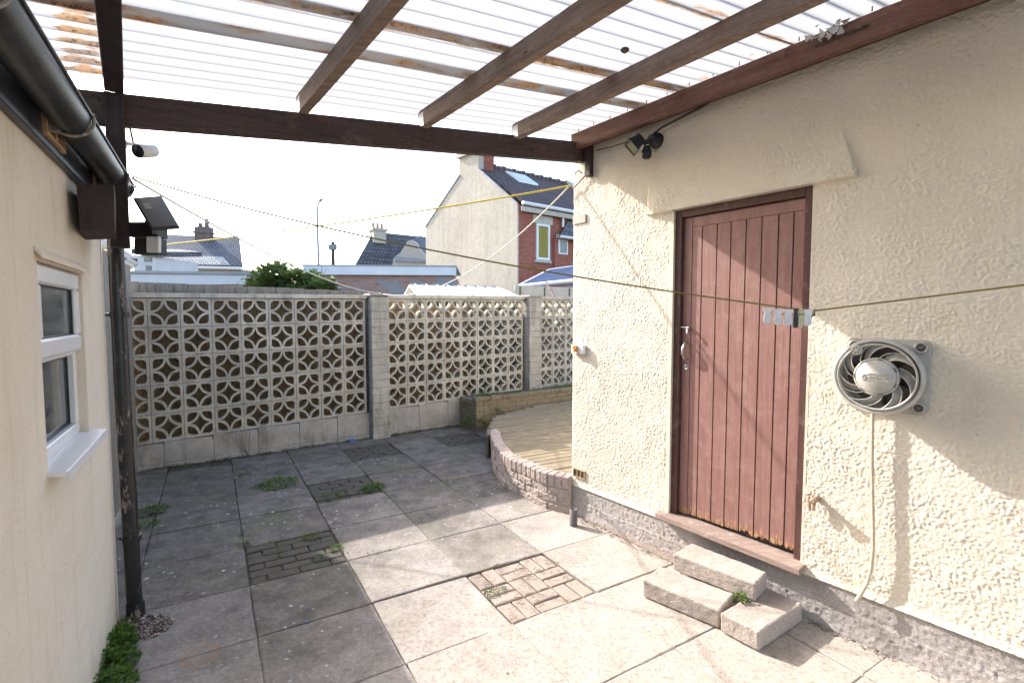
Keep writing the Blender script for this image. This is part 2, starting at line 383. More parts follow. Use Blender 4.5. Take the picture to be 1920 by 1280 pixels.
M['ropewhite'] = simple('pale_cord', (.62, .58, .5), .7, .2, 100, .0)
M['wire'] = simple('dark_wire', (.03, .03, .03), .6, .2, 100, .0)
M['stubpipe'] = simple('grey_clay_pipe', (.17, .155, .15), .8, .35, 25, .4, .003)
def brick_mat(name, c1, c2, mortar, render=None):
    m = NM(name); b = m.n('TexBrick'); b.inputs['Color1'].default_value = (*c1, 1); b.inputs['Color2'].default_value = (*c2, 1)
    b.inputs['Mortar'].default_value = (*mortar, 1); b.inputs['Scale'].default_value = 1; b.inputs['Mortar Size'].default_value = .008
    b.inputs['Brick Width'].default_value = .225; b.inputs['Row Height'].default_value = .075; b.inputs['Bias'].default_value = 0
    m.l(m.co('UV'), b.inputs['Vector']); n = m.noise(m.co(), 1.1, 6, .7)
    col = m.mix(m.ramp(n, [(.4, 0.0), (.8, .6)]), b.outputs[0], tuple(x*.5 for x in c1))
    if render: col = m.mix(m.ramp(m.noise(m.co(), 1.1, 4, .6), [(.52, 0.0), (.55, 1.0)]), col, render)
    return m.done(col, .9, m.bump(b.outputs['Fac'], -.4, .01), spec=.1)
M['redbrick'] = brick_mat('red_brick', (.30, .085, .055), (.40, .13, .085), (.25, .18, .15))
M['oldbrick'] = brick_mat('patched_brick', (.30, .16, .125), (.38, .25, .205), (.3, .28, .26), (.25, .25, .26))
def tile_mat(name, c, rows=.28, cols=.24, dark=.35):
    m = NM(name); b = m.n('TexBrick'); b.inputs['Color1'].default_value = (*c, 1); b.inputs['Color2'].default_value = (*[x*1.35 for x in c], 1)
    b.inputs['Mortar'].default_value = (*[x*dark for x in c], 1); b.inputs['Scale'].default_value = 1
    b.inputs['Mortar Size'].default_value = .022; b.inputs['Brick Width'].default_value = cols; b.inputs['Row Height'].default_value = rows
    m.l(m.co('UV'), b.inputs['Vector']); n = m.noise(m.co(), 1.5, 5, .7)
    col = m.mix(m.ramp(n, [(.4, 0.0), (.8, .5)]), b.outputs[0], tuple(x*1.6 for x in c))
    return m.done(col, .8, m.bump(b.outputs['Fac'], -.6, .03), spec=.25)
M['roofbrown'] = tile_mat('brown_roof_tile', (.075, .055, .055))
M['roofgrey'] = tile_mat('grey_roof_tile', (.11, .11, .12))
M['roofpale'] = tile_mat('pale_tile_course', (.42, .38, .33), .22, .22, .25)
def gable_mat():
    m = NM('streaked_gable_render'); n1 = m.noise(m.co(), .5, 6, .65); st = m.noise(m.co(scale=(2.2, 2.2, .12)), 1.6, 6, .75); n3 = m.noise(m.co(), 6, 4)
    col = m.mix(m.ramp(n1, [(.3, 0.0), (.7, 1.0)]), (.42, .37, .30), (.53, .48, .40)); col = m.mix(m.ramp(st, [(.42, .0), (.75, .75)]), col, (.30, .27, .22)); col = m.mix(m.ramp(n3, [(.3, .35), (.6, 0.0)]), col, (.3, .27, .22))
    return m.done(col, .95, m.bump(n3, .4, .03), spec=.1)
M['gablerender'] = gable_mat()
M['whiterender'] = render_mat('white_render', (.66, .66, .65), (.5, .5, .48), .3)
M['greyrender'] = render_mat('grey_render', (.34, .33, .32), (.2, .2, .2), .3)
M['stone'] = simple('pale_stone', (.48, .43, .36), .9, .15, 6, .1)
M['bluegrey'] = simple('blue_grey_felt', (.05, .07, .13), .95, .2, 2, 0, spec=.03)
M['palefascia'] = simple('pale_blue_fascia', (.60, .61, .63), .5, .08, 2, 0)
M['greyfascia'] = simple('grey_lead', (.30, .31, .33), .6, .2, 2, 0)
M['shed'] = simple('cream_metal_shed', (.70, .68, .62), .4, .1, 3, 0)
M['curtain'] = simple('mustard_curtain', (.30, .24, .06), .9, .2, 5, .3, .02, stretch=(1, 1, .1))
M['bark'] = simple('bark', (.10, .08, .06), .95, .4, 12, .8, .01)
M['lamp'] = simple('street_lamp_grey', (.22, .22, .23), .5, .15, 3, 0, metal=.3)
def glass_mat():
    m = NM('window_glass'); n = m.noise(m.co(), 9, 5, .7); st = m.noise(m.co(scale=(9, 9, 1)), 3, 3, .5)
    col = m.mix(m.ramp(n, [(.4, 0.0), (.7, 1.0)]), (.035, .05, .055), (.12, .13, .125))
    col = m.mix(m.ramp(st, [(.5, 0.0), (.62, .7)]), col, (.20, .17, .13))
    return m.done(col, m.ramp(n, [(.4, .05), (.7, .25)]), m.bump(n, .1, .002), spec=.8)
M['glass'] = glass_mat()
M['skylight'] = NM('roof_window_glass').done((.35, .42, .5), .1, spec=.9)
def leaf_mat(name, a, b, tr=.3):
    m = NM(name); at_ = m.n('Attribute'); at_.attribute_name = 'dirt'
    col = m.mix(at_.outputs['Fac'], a, b)
    m.done(col, .65, spec=.12); t = m.n('BsdfTranslucent'); m.l(col, t.inputs[0]); x = m.n('MixShader'); x.inputs[0].default_value = tr
    m.l(m.b.outputs[0], x.inputs[1]); m.l(t.outputs[0], x.inputs[2]); m.l(x.outputs[0], m.out.inputs[0]); return m.m
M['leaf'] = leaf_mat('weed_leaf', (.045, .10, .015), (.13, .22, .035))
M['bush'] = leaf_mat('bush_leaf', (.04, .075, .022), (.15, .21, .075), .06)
M['dryleaf'] = simple('dry_leaf', (.20, .13, .08), .9, .4, 50, 0)
M['bluebit'] = simple('blue_plastic_scrap', (.12, .2, .6), .5, .1, 50, 0)
def sheet_mat():
    m = NM('corrugated_translucent_plastic'); g = m.geo(); at_ = m.n('Attribute'); at_.attribute_name = 'dirt'; d = at_.outputs['Fac']
    mp = m.n('Mapping'); mp.inputs['Rotation'].default_value = (0, 0, R(-30.7)); m.l(g, mp.inputs[0])
    mp2 = m.n('Mapping'); mp2.inputs['Scale'].default_value = (1.2, 9, 1); m.l(mp.outputs[0], mp2.inputs[0])
    n1 = m.noise(mp2.outputs[0], 3, 7, .75); n2 = m.noise(g, 45, 4, .7); n3 = m.noise(g, 2.2, 4)
    f = m.math('ADD', d, m.math('MULTIPLY', m.math('SUBTRACT', n1, .5), 2.6))
    k = m.ramp(m.math('ADD', f, m.math('MULTIPLY', m.math('SUBTRACT', n2, .5), .8)), [(.36, 0.0), (.62, .92)])
    br = m.mix(m.ramp(n2, [(.36, 0.0), (.5, 1.0)]), (.10, .06, .035), m.mix(m.ramp(n3, [(.4, 0.0), (.6, 1.0)]), (.62, .36, .17), (.40, .31, .24)))
    col = m.mix(k, (.335, .335, .335), br)
    df = m.n('BsdfDiffuse'); t = m.n('BsdfTranslucent'); gl = m.n('BsdfGlossy'); gl.inputs['Roughness'].default_value = .3
    m.l(col, df.inputs[0]); m.l(col, t.inputs[0]); x = m.n('MixShader'); m.l(m.ramp(k, [(0, .62), (1, .25)]), x.inputs[0])
    m.l(df.outputs[0], x.inputs[1]); m.l(t.outputs[0], x.inputs[2])
    y = m.n('MixShader'); y.inputs[0].default_value = .05; m.l(x.outputs[0], y.inputs[1]); m.l(gl.outputs[0], y.inputs[2])
    m.l(y.outputs[0], m.out.inputs[0]); m.t.nodes.remove(m.b); return m.m
M['sheet'] = sheet_mat()
# ================================================================== GROUND AND PAVING
mb = MB(); mb.quad(V(-300, -100, -.05), V(300, -100, -.05), V(300, 500, -.05), V(-300, 500, -.05))
struct(mb.build('ground', M['ground']))
mb = MB(); mb.quad(*[Gd(u, v, -.022) for u, v in ((-9, 12), (12, 12), (12, -16), (-9, -16))])
struct(mb.build('joint_bed', M['soil']))
PAVERS = {(0, 0), (-2, -2), (-1, -4), (0, -6), (2, -6), (-3, -7)}
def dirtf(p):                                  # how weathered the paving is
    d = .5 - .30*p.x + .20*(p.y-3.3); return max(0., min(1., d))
def inside(p):
    q = p-Vector((.5394, 3.7389, 0)); n = q.dot(NW); q3 = p-Vector((-3.8798, 4.8019, 0)); nf = q3.dot(NF)
    return (n > -.35 or p.y > 4.3) and nf > -.35 and p.y < 9.5
ms = MB(); sd_ = []; mp_ = MB(); pd_ = []
def slab(mb, dl, u0, u1, v0, v1, top, thick, gap, ch, tilt, nx=6):
    # slab as a subdivided top with a rounded rim
    us = [u0+gap, u0+gap+ch]+[u0+gap+ch+(u1-u0-2*gap-2*ch)*i/nx for i in range(1, nx)]+[u1-gap-ch, u1-gap]
    vs_ = [v0+gap, v0+gap+ch]+[v0+gap+ch+(v1-v0-2*gap-2*ch)*i/nx for i in range(1, nx)]+[v1-gap-ch, v1-gap]
    n = len(us); pts = []
    for i, u in enumerate(us):
        for j, v in enumerate(vs_):
            e = (i in (0, n-1)) or (j in (0, n-1))
            z = top + tilt[0]*(u-u0)+tilt[1]*(v-v0) - (.004 if e else 0)
            p = Gd(u, v, z)
            if e: p += Vector((random.uniform(-1, 1), random.uniform(-1, 1), 0))*.0022
            pts.append(p); dl.append(max(0, min(1, dirtf(p)+tilt[2])))
    fs = [(i*n+j, (i+1)*n+j, (i+1)*n+j+1, i*n+j+1) for i in range(n-1) for j in range(n-1)]
    o = len(pts); rim = [i*n for i in range(n)]+[(n-1)*n+j for j in range(1, n)]+[i*n+n-1 for i in range(n-2, -1, -1)]+[j for j in range(n-2, 0, -1)]
    for k in rim: pts.append(pts[k]-Vector((0, 0, thick))); dl.append(1.)
    m_ = len(rim); fs += [(rim[k], rim[(k+1) % m_], o+(k+1) % m_, o+k) for k in range(m_)]
    mb.add(pts, fs)
for u in range(-7, 9):
    for v in range(-14, 8):
        c = Gd(u+.5, v+.5)
        if not inside(c): continue
        if (u, v) in PAVERS:
            # basketweave-like courses of bricks
            bx, by = 1/3, 1/6
            cells = []
            for r in range(6):
                off = (r % 2)*.5*bx
                k = -off
                while k < 1-1e-3:
                    a, b = max(0, k), min(1, k+bx)
                    if b-a > .04: cells.append((a, b, r*by, (r+1)*by))
                    k += bx
            if (u, v) == (0, 0):
                cells = []
                for i in range(3):
                    for j in range(3):
                        a, b = i/3, j/3
                        if (i+j) % 2: cells += [(a, a+1/3, b, b+1/6), (a, a+1/3, b+1/6, b+1/3)]
                        else: cells += [(a, a+1/6, b, b+1/3), (a+1/6, a+1/3, b, b+1/3)]
            for a, b, c0, c1 in cells:
                slab(mp_, pd_, u+.01+a*.98, u+.01+b*.98, v+.01+c0*.98, v+.01+c1*.98, -.006+random.uniform(-.004, .003), .02, .008, .012, (random.uniform(-.01, .01), random.uniform(-.01, .01), random.uniform(-.1, .15)), 2)
        else:
            slab(ms, sd_, u, u+1, v, v+1, random.uniform(-.002, .003), .03, random.uniform(.0012, .0035)+(.0015 if dirtf(c) > .65 else 0), .012, (random.uniform(-.004, .004), random.uniform(-.004, .004), random.uniform(-.2, .2)))
struct(ms.build('paving', M['slab'], attr=sd_)); struct(mp_.build('brick_paving', M['paver'], attr=pd_))

# ================================================================== RIGHT BUILDING
bld = empty('rendered_outhouse', W(0, 0, 0), 'cream roughcast building with a brown plank door and grey plinth', 'building')
DA0, DA1, DZ0, DZ1 = -1.600, -.800, .285, 2.262     # door opening
def heightfield(nx, ny, step, lo, hi, seed):
    r = np.random.default_rng(seed); X = r.standard_normal((nx, ny))
    kx = np.fft.fftfreq(nx, step)[:, None]; ky = np.fft.fftfreq(ny, step)[None, :]; k = np.sqrt(kx**2+ky**2)
    Fq = np.fft.fft2(X)*np.exp(-(k/hi)**2)*(1-np.exp(-(k/lo)**2)); Y = np.fft.ifft2(Fq).real; return Y/Y.std()
def stucco():
    st = .0036; a = np.arange(-2.75, .1001, st); z = np.arange(.236, 3.1, st); nx, nz = len(a), len(z)
    A, Z = np.meshgrid(a, z, indexing='ij')
    r_ = np.random.default_rng(12); kx = np.fft.fftfreq(nx, st)[:, None]; ky = np.fft.fftfreq(nz, st)[None, :]; k2 = kx**2+ky**2; h = 0
    for sg, cell, amp in ((.0020, .0066, .8), (.0029, .0112, 1.4), (.0043, .026, 1.3)):
        imp = np.zeros((nx, nz)); cnt = int(nx*nz*st*st/cell**2)
        np.add.at(imp, (r_.integers(0, nx, cnt), r_.integers(0, nz, cnt)), r_.uniform(.3, 1.2, cnt))
        g = np.fft.ifft2(np.fft.fft2(imp)*np.exp(-2*(math.pi*sg)**2*k2)).real*2*math.pi*(sg/st)**2; h = h+g*amp
    h2 = heightfield(nx, nz, st, 1, 8, 4); den = 1+.3*np.tanh(heightfield(nx, nz, st, .5, 5, 10))
    rel = .0044*(1-np.exp(-h*.75))*den+h2*.0005-.0015
    ed = np.minimum.reduce([np.abs(A-DA0), np.abs(A-DA1)]); zin = (Z < DZ1+.02)
    smooth = np.where((A > DA1) & (A < DA1+.035) & zin, .15, 1.0)
    rel = rel*smooth
    base = np.zeros_like(rel)
    # lintel band: sharp lower edge, fades upwards; its right end tapers
    ra = -1.79 + (Z-2.265)*.28
    inb = (Z >= 2.262) & (A > ra) & (A < -.60)
    fade = np.clip((2.52-Z)/.25, 0, 1); fl = np.clip((-.60-A)/.06, 0, 1)
    base += np.where(inb, .030*fade**1.3*fl**.3, 0)
    # bellcast flare at the bottom
    base += .012*np.clip((.275-Z)/.039, 0, 1)**1.6
    base += .02*np.clip(-(A-.1)/.02, 0, 1)*0
    round_c = np.clip((A-.075)/.025, 0, 1); base -= .012*round_c**2
    base -= .010*np.clip(1-(DA1+.018-A)/-.018, 0, 1)*0
    N_ = base+rel
    P = np.array(W(0, 0, 0)); d = np.array(DW); n = np.array(NW)
    co = P[None, None]+A[..., None]*d+N_[..., None]*n; co[..., 2] = Z
    idx = np.arange(nx*nz).reshape(nx, nz)
    ac = (a[:-1]+a[1:])/2; zc = (z[:-1]+z[1:])/2; AC, ZC = np.meshgrid(ac, zc, indexing='ij')
    keep = ~((AC > DA0) & (AC < DA1) & (ZC < DZ1))
    q = np.stack([idx[:-1, :-1], idx[:-1, 1:], idx[1:, 1:], idx[1:, :-1]], -1)[keep]
    used = np.unique(q); rm = np.full(nx*nz, -1, np.int64); rm[used] = np.arange(len(used))
    co = co.reshape(-1, 3)[used]-P; q = rm[q]
    me = bpy.data.meshes.new('wall_render')
    me.vertices.add(len(co)); me.vertices.foreach_set('co', co.astype(np.float32).ravel())
    me.loops.add(q.size); me.loops.foreach_set('vertex_index', q.astype(np.int32).ravel())
    me.polygons.add(len(q)); me.polygons.foreach_set('loop_start', np.arange(0, q.size, 4, dtype=np.int32))
    me.polygons.foreach_set('use_smooth', np.ones(len(q), bool))
    me.materials.append(M['render']); me.update(calc_edges=True); me.validate()
    o = bpy.data.objects.new('wall', me); S.collection.objects.link(o); o.parent = bld
stucco()
# masonry behind the render: jambs, lintel soffit, rest of the wall, end wall, back and flat roof
mb = MB()
mb.box(W, -.80, .088, -.16, -.012, .20, 3.1); mb.box(W, -1.60, -.80, -.16, -.012, 2.262, 3.1)
mb.box(W, -2.75, -1.60, -.16, -.012, .20, 3.1)
mb.box(W, -6.5, -2.75, -.16, 0, .20, 3.1)
mb.box(W, -.06, .088, -3.2, -.16, .0, 3.1); mb.box(W, -6.5, -.06, -3.2, -3.05, 0, 3.1); mb.box(W, -6.5, -6.35, -3.05, -.16, 0, 3.1)
mb.box(W, -6.6, .15, -3.3, -.02, 3.1, 3.2)
# reveal linings
mb.box(W, -.800, -.788, -.012, .001, .30, 2.262); mb.box(W, -1.612, -1.600, -.012, .001, .26, 2.262)
mb.box(W, -1.79, -.60, -.014, .024, 2.266, 2.30)
mb.box(W, -2.75, .088, -.012, .006, .232, .246); mb.box(W, .088, .112, -3.2, .03, .236, .26)
mb.build('masonry', M['render'], bld)
def plinth_face():
    st = .006; a = np.arange(-2.9, .086, st); z = np.arange(-.03, .237, st); nx, nz = len(a), len(z); A, Z = np.meshgrid(a, z, indexing='ij')
    h = heightfield(nx, nz, st, 6, 30, 21); g = heightfield(nx, nz, st, 30, 80, 22)
    N_ = h*.0011+g*.0007-np.maximum(h-1.9, 0)*.008+.008*np.clip((.05-Z)/.05, 0, 1)
    N_ += np.where((Z < .12+.01*np.sin(A*3)), .004, 0)
    vs = [W(x, n, y) for x, n, y in zip(A.ravel(), N_.ravel(), Z.ravel())]
    m2 = MB(); m2.add(vs, [(i*nz+j, i*nz+j+1, (i+1)*nz+j+1, (i+1)*nz+j) for i in range(nx-1) for j in range(nz-1)], True)
    m2.box(W, -6.5, -2.9, -.14, -.004, -.04, .236); m2.box(W, -2.9, .083, -.14, -.02, -.04, .232); return m2
o = plinth_face().build('plinth', M['plinth'], bld, fix=False); tag(o, 'rough grey concrete plinth below the cream render')
# door frame and door
mb = MB()
mb.box(W, -.845, -.800, -.10, -.018, .29, 2.262, .003); mb.box(W, -1.600, -1.558, -.10, -.018, .262, 2.262, .003)
mb.box(W, -1.558, -.845, -.10, -.018, 2.215, 2.262, .003)
mb.box(W, -.860, -.845, -.10, -.05, .29, 2.215); mb.box(W, -1.558, -1.548, -.10, -.05, .29, 2.215)
mb.build('door_frame', M['frame'], bld)
dr = empty('door', W(-.845, -.045, .29), None, None); dr.parent = bld; dr.location = W(-.845, -.045, .29)-W(0, 0, 0)
mb = MB()
mb.box(W, -1.556, -.846, -.075, -.054, .30, 2.212); mb.build('groove_shade_backing', M['post'], dr); mb = MB()  # dark board behind the planks, groove shade put into its colour
mb.box(W, -.905, -.848, -.053, -.044, .30, 2.21, .002)
mb.box(W, -1.555, -.906, -.053, -.044, 2.148, 2.21, .002)
gr = [-.906, -.973, -1.068, -1.154, -1.243, -1.331, -1.42, -1.497, -1.555]
mb2 = mb
for i in range(len(gr)-1):
    a0, a1 = gr[i]-.0036, gr[i+1]+.0036; nf_ = 10; base = .305+random.uniform(0, .006)
    # ragged rotten foot
    top = 2.146; bot = [W(a0+(a1-a0)*k/nf_, -.044, base+random.uniform(0, .022)*(1 if i > 3 else .35)) for k in range(nf_+1)]
    ff = bot+[W(a1, -.044, top), W(a0, -.044, top)]
    mb.prism(ff, NW*-.010)
mb.build('plank_leaf', M['door'], dr)
mb = MB()      # pull handle (D shaped), latch, cylinder lock
hp = [(-.885, .0, 1.425), (-.882, .028, 1.415), (-.876, .040, 1.38), (-.876, .042, 1.355), (-.880, .034, 1.325), (-.885, .0, 1.312)]
mb.tube([W(a, -.044+n, z) for a, n, z in hp], [.005, .007, .008, .008, .007, .005], 8)
mb.build('handle', M['metal'], dr)
mb = MB(); mb.box(W, -.90, -.872, -.044, -.034, 1.50, 1.525, .002); mb.tube([W(-.835, -.030, 1.518), W(-.905, -.028, 1.518)], .005, 8)
mb.tube([W(-.893, -.04, 1.515), W(-.900, -.012, 1.505), W(-.905, -.010, 1.48)], .0055, 8); mb.build('latch', M['metal'], dr)
mb = MB(); mb.lathe(W(-.880, -.044, 1.262), NW, [(.019, 0), (.019, .006), (.013, .009), (.011, .005), (.0, .005)], 20); mb.build('lock', M['metal'], dr)
mb = MB()
vs = [W(-.735, -.10, .292), W(-.735, .06, .286), W(-1.625, .075, .280), W(-1.625, -.10, .287)]
mb.prism([p-Vector((0, 0, .034)) for p in vs], Vector((0, 0, .034))); mb.build('threshold', M['sillwood'], bld, bevel=.004)
# vent slot low by the corner, white patch plate, junction box
mb = MB(); mb.box(W, -.055, .060, .000, .006, .318, .372); mb.build('vent_recess', M['soil'], bld)
mb = MB()
mb.box(W, -.06, .065, .0, .014, .372, .379); mb.box(W, -.06, .065, .0, .014, .311, .318); mb.box(W, .060, .068, 0, .014, .318, .372)
for a in (-.058, -.02, .02): mb.box(W, a, a+.006, .0, .012, .318, .372)
mb.build('air_brick', M['terracotta'], bld)
mb = MB(); mb.box(W, -.045, .09, .003, .012, 2.30, 2.365, .002); mb.build('cover_plate', M['stone'], bld)
jb = empty('junction_box', W(-.02, .0, 1.33), 'small white socket box holding a tangle of orange cord near the wall corner', 'junction box')
mb = MB(); mb.box(W, -.055, .075, .002, .035, 1.295, 1.365, .004); mb.build('case', M['white'], jb)
mb = MB()
pts = [W(.02+.018*math.cos(t*1.9)*math.sin(t*.7), .045+.012*math.sin(t*2.3), 1.335+.022*math.sin(t*1.3)) for t in [i*.45 for i in range(46)]]
mb.tube(pts, .0045, 6); mb.tube([W(0, .04, 1.32), W(-.02, .03, 1.28), W(-.03, .012, 1.255)], .003, 6); mb.build('cord_tangle', M['orange'], jb)

# crumbled mortar strip where slabs meet the plinth
def pebbles(mb, fr, a0, a1, b0, b1, n, rmin, rmax, z=0):
    for _ in range(n):
        a = random.uniform(a0, a1); b = b0+(b1-b0)*random.random(); r = random.uniform(rmin, rmax)
        c = fr(a, b, z+r*.3); ph = [Vector((1, 0, 0)), Vector((-1, 0, 0)), Vector((0, 1, 0)), Vector((0, -1, 0)), Vector((0, 0, 1)), Vector((0, 0, -1))]
        s = [random.uniform(.6, 1.2) for _ in range(3)]; rot = Matrix.Rotation(random.uniform(0, 6), 3, 'Z')
        vv = [c+rot @ Vector((p.x*s[0]*r, p.y*s[1]*r, p.z*s[2]*r*.7)) for p in ph]
        mb.add(vv, [(0, 2, 4), (2, 1, 4), (1, 3, 4), (3, 0, 4), (2, 0, 5), (1, 2, 5), (3, 1, 5), (0, 3, 5)], True)
mb = MB(); n = 60; a_ = np.linspace(.05, -1.02, n)
for i in range(n-1):
    w0 = .015+.06*(i/n); w1 = .015+.06*((i+1)/n)
    z0 = .012; z1 = .012
    mb.quad(W(a_[i], -.01, z0+.015), W(a_[i+1], -.01, z1+.015), W(a_[i+1], w1, .004), W(a_[i], w0, .004))
pebbles(mb, W, -1.02, .02, .0, .10, 420, .002, .007, .006); pebbles(mb, W, -2.2, -1.66, .0, .05, 160, .002, .007, .001)
tag(mb.build('mortar_rubble', M['debris']), 'crumbled pinkish mortar lying along the foot of the grey plinth', 'rubble', kind='stuff')

# ---------------- extractor fan
fn = empty('extractor_fan', W(-1.937, 0, 1.32), 'round aged plastic wall fan with swirled grille on a square back plate', 'extractor fan')
FC = (-1.932, 1.322)
def Fp(r, ang, n): return W(FC[0]-r*math.cos(ang), n, FC[1]+r*math.sin(ang))   # ang 0 points right in the photo
mb = MB(); cc = (-1.937, 1.32); rr = .03; pl = []
for cx_, cz_, s0 in ((.157, .167, 0), (-.157, .167, 90), (-.157, -.167, 180), (.157, -.167, 270)):
    for k in range(7):
        t = R(s0+k*15); sx = 1 if cx_ > 0 else -1; sz = 1 if cz_ > 0 else -1
        pl.append(W(cc[0]-(cx_-sx*rr+rr*math.cos(t)), .004, cc[1]+(cz_-sz*rr+rr*math.sin(t))))
mb.prism(pl, NW*.018)
for sx in (-1, 1):
    for sz in (-1, 1): mb.lathe(W(cc[0]+sx*.124, .022, cc[1]+sz*.134), NW, [(.026, 0), (.026, .007), (.019, .008), (.017, .001)], 24)
mb.build('back_plate', M['fan'], fn)
for sx in (-1, 1):
    for sz in (-1, 1):
        mb = MB(); mb.lathe(W(cc[0]+sx*.124, .0235, cc[1]+sz*.134), NW, [(.0175, 0), (.009, .0005), (.009, .004), (0, .005)], 18); mb.build('screw', M['fandark'], fn)
mb = MB()
mb.lathe(W(FC[0], 0, FC[1]), NW, [(.150, .020), (.158, .045), (.160, .075), (.163, .082), (.157, .088), (.150, .09), (.150, .055), (.135, .05)], 64)
mb.build('body_drum', M['fan'], fn)
mb = MB(); mb.lathe(W(FC[0], 0, FC[1]), NW, [(.15, .05), (.12, .042), (.05, .04), (0, .04)], 48)
for k in range(6):
    a0 = k*math.pi/3; mb.quad(*[Fp(r, a0+t, n) for r, t, n in ((.04, 0, .05), (.135, .15, .045), (.138, .62, .075), (.045, .5, .065))])
mb.build('impeller', M['fandark'], fn)
mb = MB()      # front rings
mb.lathe(W(FC[0], 0, FC[1]), NW, [(.160, .118), (.168, .122), (.171, .132), (.168, .142), (.161, .145), (.155, .142), (.154, .130), (.160, .118)], 72)
mb.lathe(W(FC[0], 0, FC[1]), NW, [(.141, .146), (.146, .152), (.150, .146), (.146, .138), (.141, .146)], 72)
mb.lathe(W(FC[0], 0, FC[1]), NW, [(.163, .085), (.170, .122)], 72)
mb.build('front_ring', M['fan'], fn)
mb = MB()      # hub disc
mb.lathe(W(FC[0], 0, FC[1]), NW, [(.082, .128), (.086, .136), (.084, .148), (.077, .150), (.075, .147), (.074, .152), (.071, .156), (0, .158)], 56)
mb.build('hub', M['fan'], fn)
for k in range(7):
    mb = MB(); a0 = k*2*math.pi/7+.35
    for j in range(5): 
        t0 = a0+j*.05; t1 = t0+.05
        mb.add([Fp(.0765, t0, .1508), Fp(.0765, t1, .1508), Fp(.0825, t1, .1505), Fp(.0825, t0, .1505)], [(0, 1, 2, 3)])
    mb.build('hub_slot', M['fandark'], fn)
mb = MB()      # swirl vanes: curved blades hub -> ring
for k in range(7):
    a0 = k*2*math.pi/7+.12; A_ = []; B_ = []
    for i in range(11):
        t = i/10; r = .084+t*(.143-.084); sw = -.62*t**1.3
        A_.append(Fp(r, a0+sw, .140+.006*t)); B_.append(Fp(r, a0+sw+.33+.10*t, .106+.012*t))
    mb.add(A_+B_, [(i, i+1, 11+i+1, 11+i) for i in range(10)], True)
    mb.tube(A_, .0022, 6)
    mb.tube([Fp(.084+.059*i/10, a0+.39-.60*(i/10)**1.3+.04, .1385+.006*i/10) for i in range(11)], .0016, 6)
mb.build('swirl_vanes', M['fan'], fn)
mb = MB(); kc = W(-1.856, 0, 1.438)
mb.lathe(kc+NW*.148, NW, [(.022, -.02), (.0235, 0), (.0215, .006), (.018, .0075), (0, .008)], 24); mb.build('knob', M['fan'], fn)
mb = MB()
for k in range(6):
    a0 = k*math.pi/3; P0 = kc+NW*.1562
    e = lambda r, t: P0-DW*(r*math.cos(t))+Vector((0, 0, r*math.sin(t)))
    mb.quad(e(.008, a0), e(.0165, a0+.05), e(.0165, a0+.65), e(.009, a0+.5))
mb.build('knob_slot', M['fandark'], fn)
# embossed mark on the hub
def text_mesh(txt, size, origin, xd, yd, nd, depth, name, mat, parent):
    cu = bpy.data.curves.new('t', 'FONT'); cu.body = txt; cu.size = size; cu.extrude = depth; cu.align_x = 'CENTER'; cu.align_y = 'CENTER'
    ob = bpy.data.objects.new('t', cu); S.collection.objects.link(ob); dg = bpy.context.evaluated_depsgraph_get()
    me = bpy.data.meshes.new_from_object(ob.evaluated_get(dg)); bpy.data.objects.remove(ob)
    o0 = parent_world(parent)
    for v in me.vertices: v.co = origin+xd*v.co.x+yd*v.co.y+nd*v.co.z-o0
    me.name = name; me.materials.clear(); me.materials.append(mat); o = bpy.data.objects.new(name, me); S.collection.objects.link(o); o.parent = parent
    return o
hz = Vector((0, 0, 1)); ho = W(FC[0], .1585, FC[1])
text_mesh('XPELAIR', .018, ho-DW*.008-hz*.003, -DW, hz, NW, .0022, 'hub_lettering', M['fan'], fn)
mb = MB()
mb.lathe(ho+DW*.041-hz*.003, NW, [(.0085, -.001), (.0085, .0014), (.0065, .0014), (.0065, -.001)], 20)
mb.box(W, FC[0]-.05, FC[0]+.05, .157, .1598, FC[1]-.0165, FC[1]-.0145); mb.box(W, FC[0]-.05, FC[0]+.05, .157, .1598, FC[1]+.0085, FC[1]+.0100)
mb.box(W, FC[0]-.04, FC[0]+.03, .157, .1598, FC[1]+.014, FC[1]+.016)
mb.build('hub_emblem', M['fan'], fn)
# hose under the fan
mb = MB(); hs = [(-1.897, 1.17), (-1.899, 1.05), (-1.903, .9), (-1.910, .75), (-1.918, .60), (-1.922, .5), (-1.918, .40), (-1.905, .32), (-1.885, .26), (-1.868, .222)]
mb.tube([W(a, .034 if z > .3 else .05, z) for a, z in hs], .0085, 10)
tag(mb.build('hose', M['hose']), 'thin buff hose hanging down the wall from under the round fan', 'hose')
# tap
tp = empty('outdoor_tap', W(-1.663, 0, .66), 'small corroded tap fitting on the wall beside the door', 'tap')
mb = MB(); mb.lathe(W(-1.672, .0, .655), NW, [(.017, 0), (.017, .008), (.011, .012), (.011, .05), (.016, .055), (.016, .068), (.009, .07), (0, .07)], 14)
mb.tube([W(-1.672, .04, .655), W(-1.672, .055, .635), W(-1.670, .055, .610)], [.010, .011, .008], 10); mb.build('tap_body', M['brass'], tp)
mb = MB(); mb.tube([W(-1.640, .03, .67), W(-1.643, .035, .65), W(-1.646, .036, .625), W(-1.648, .034, .59)], [.007, .010, .010, .006], 8)
mb.tube([W(-1.640, .03, .672), W(-1.662, .04, .662)], .006, 8); mb.tube([W(-1.630, .032, .672), W(-1.650, .034, .682)], .008, 8); mb.build('spout', M['brass'], tp)
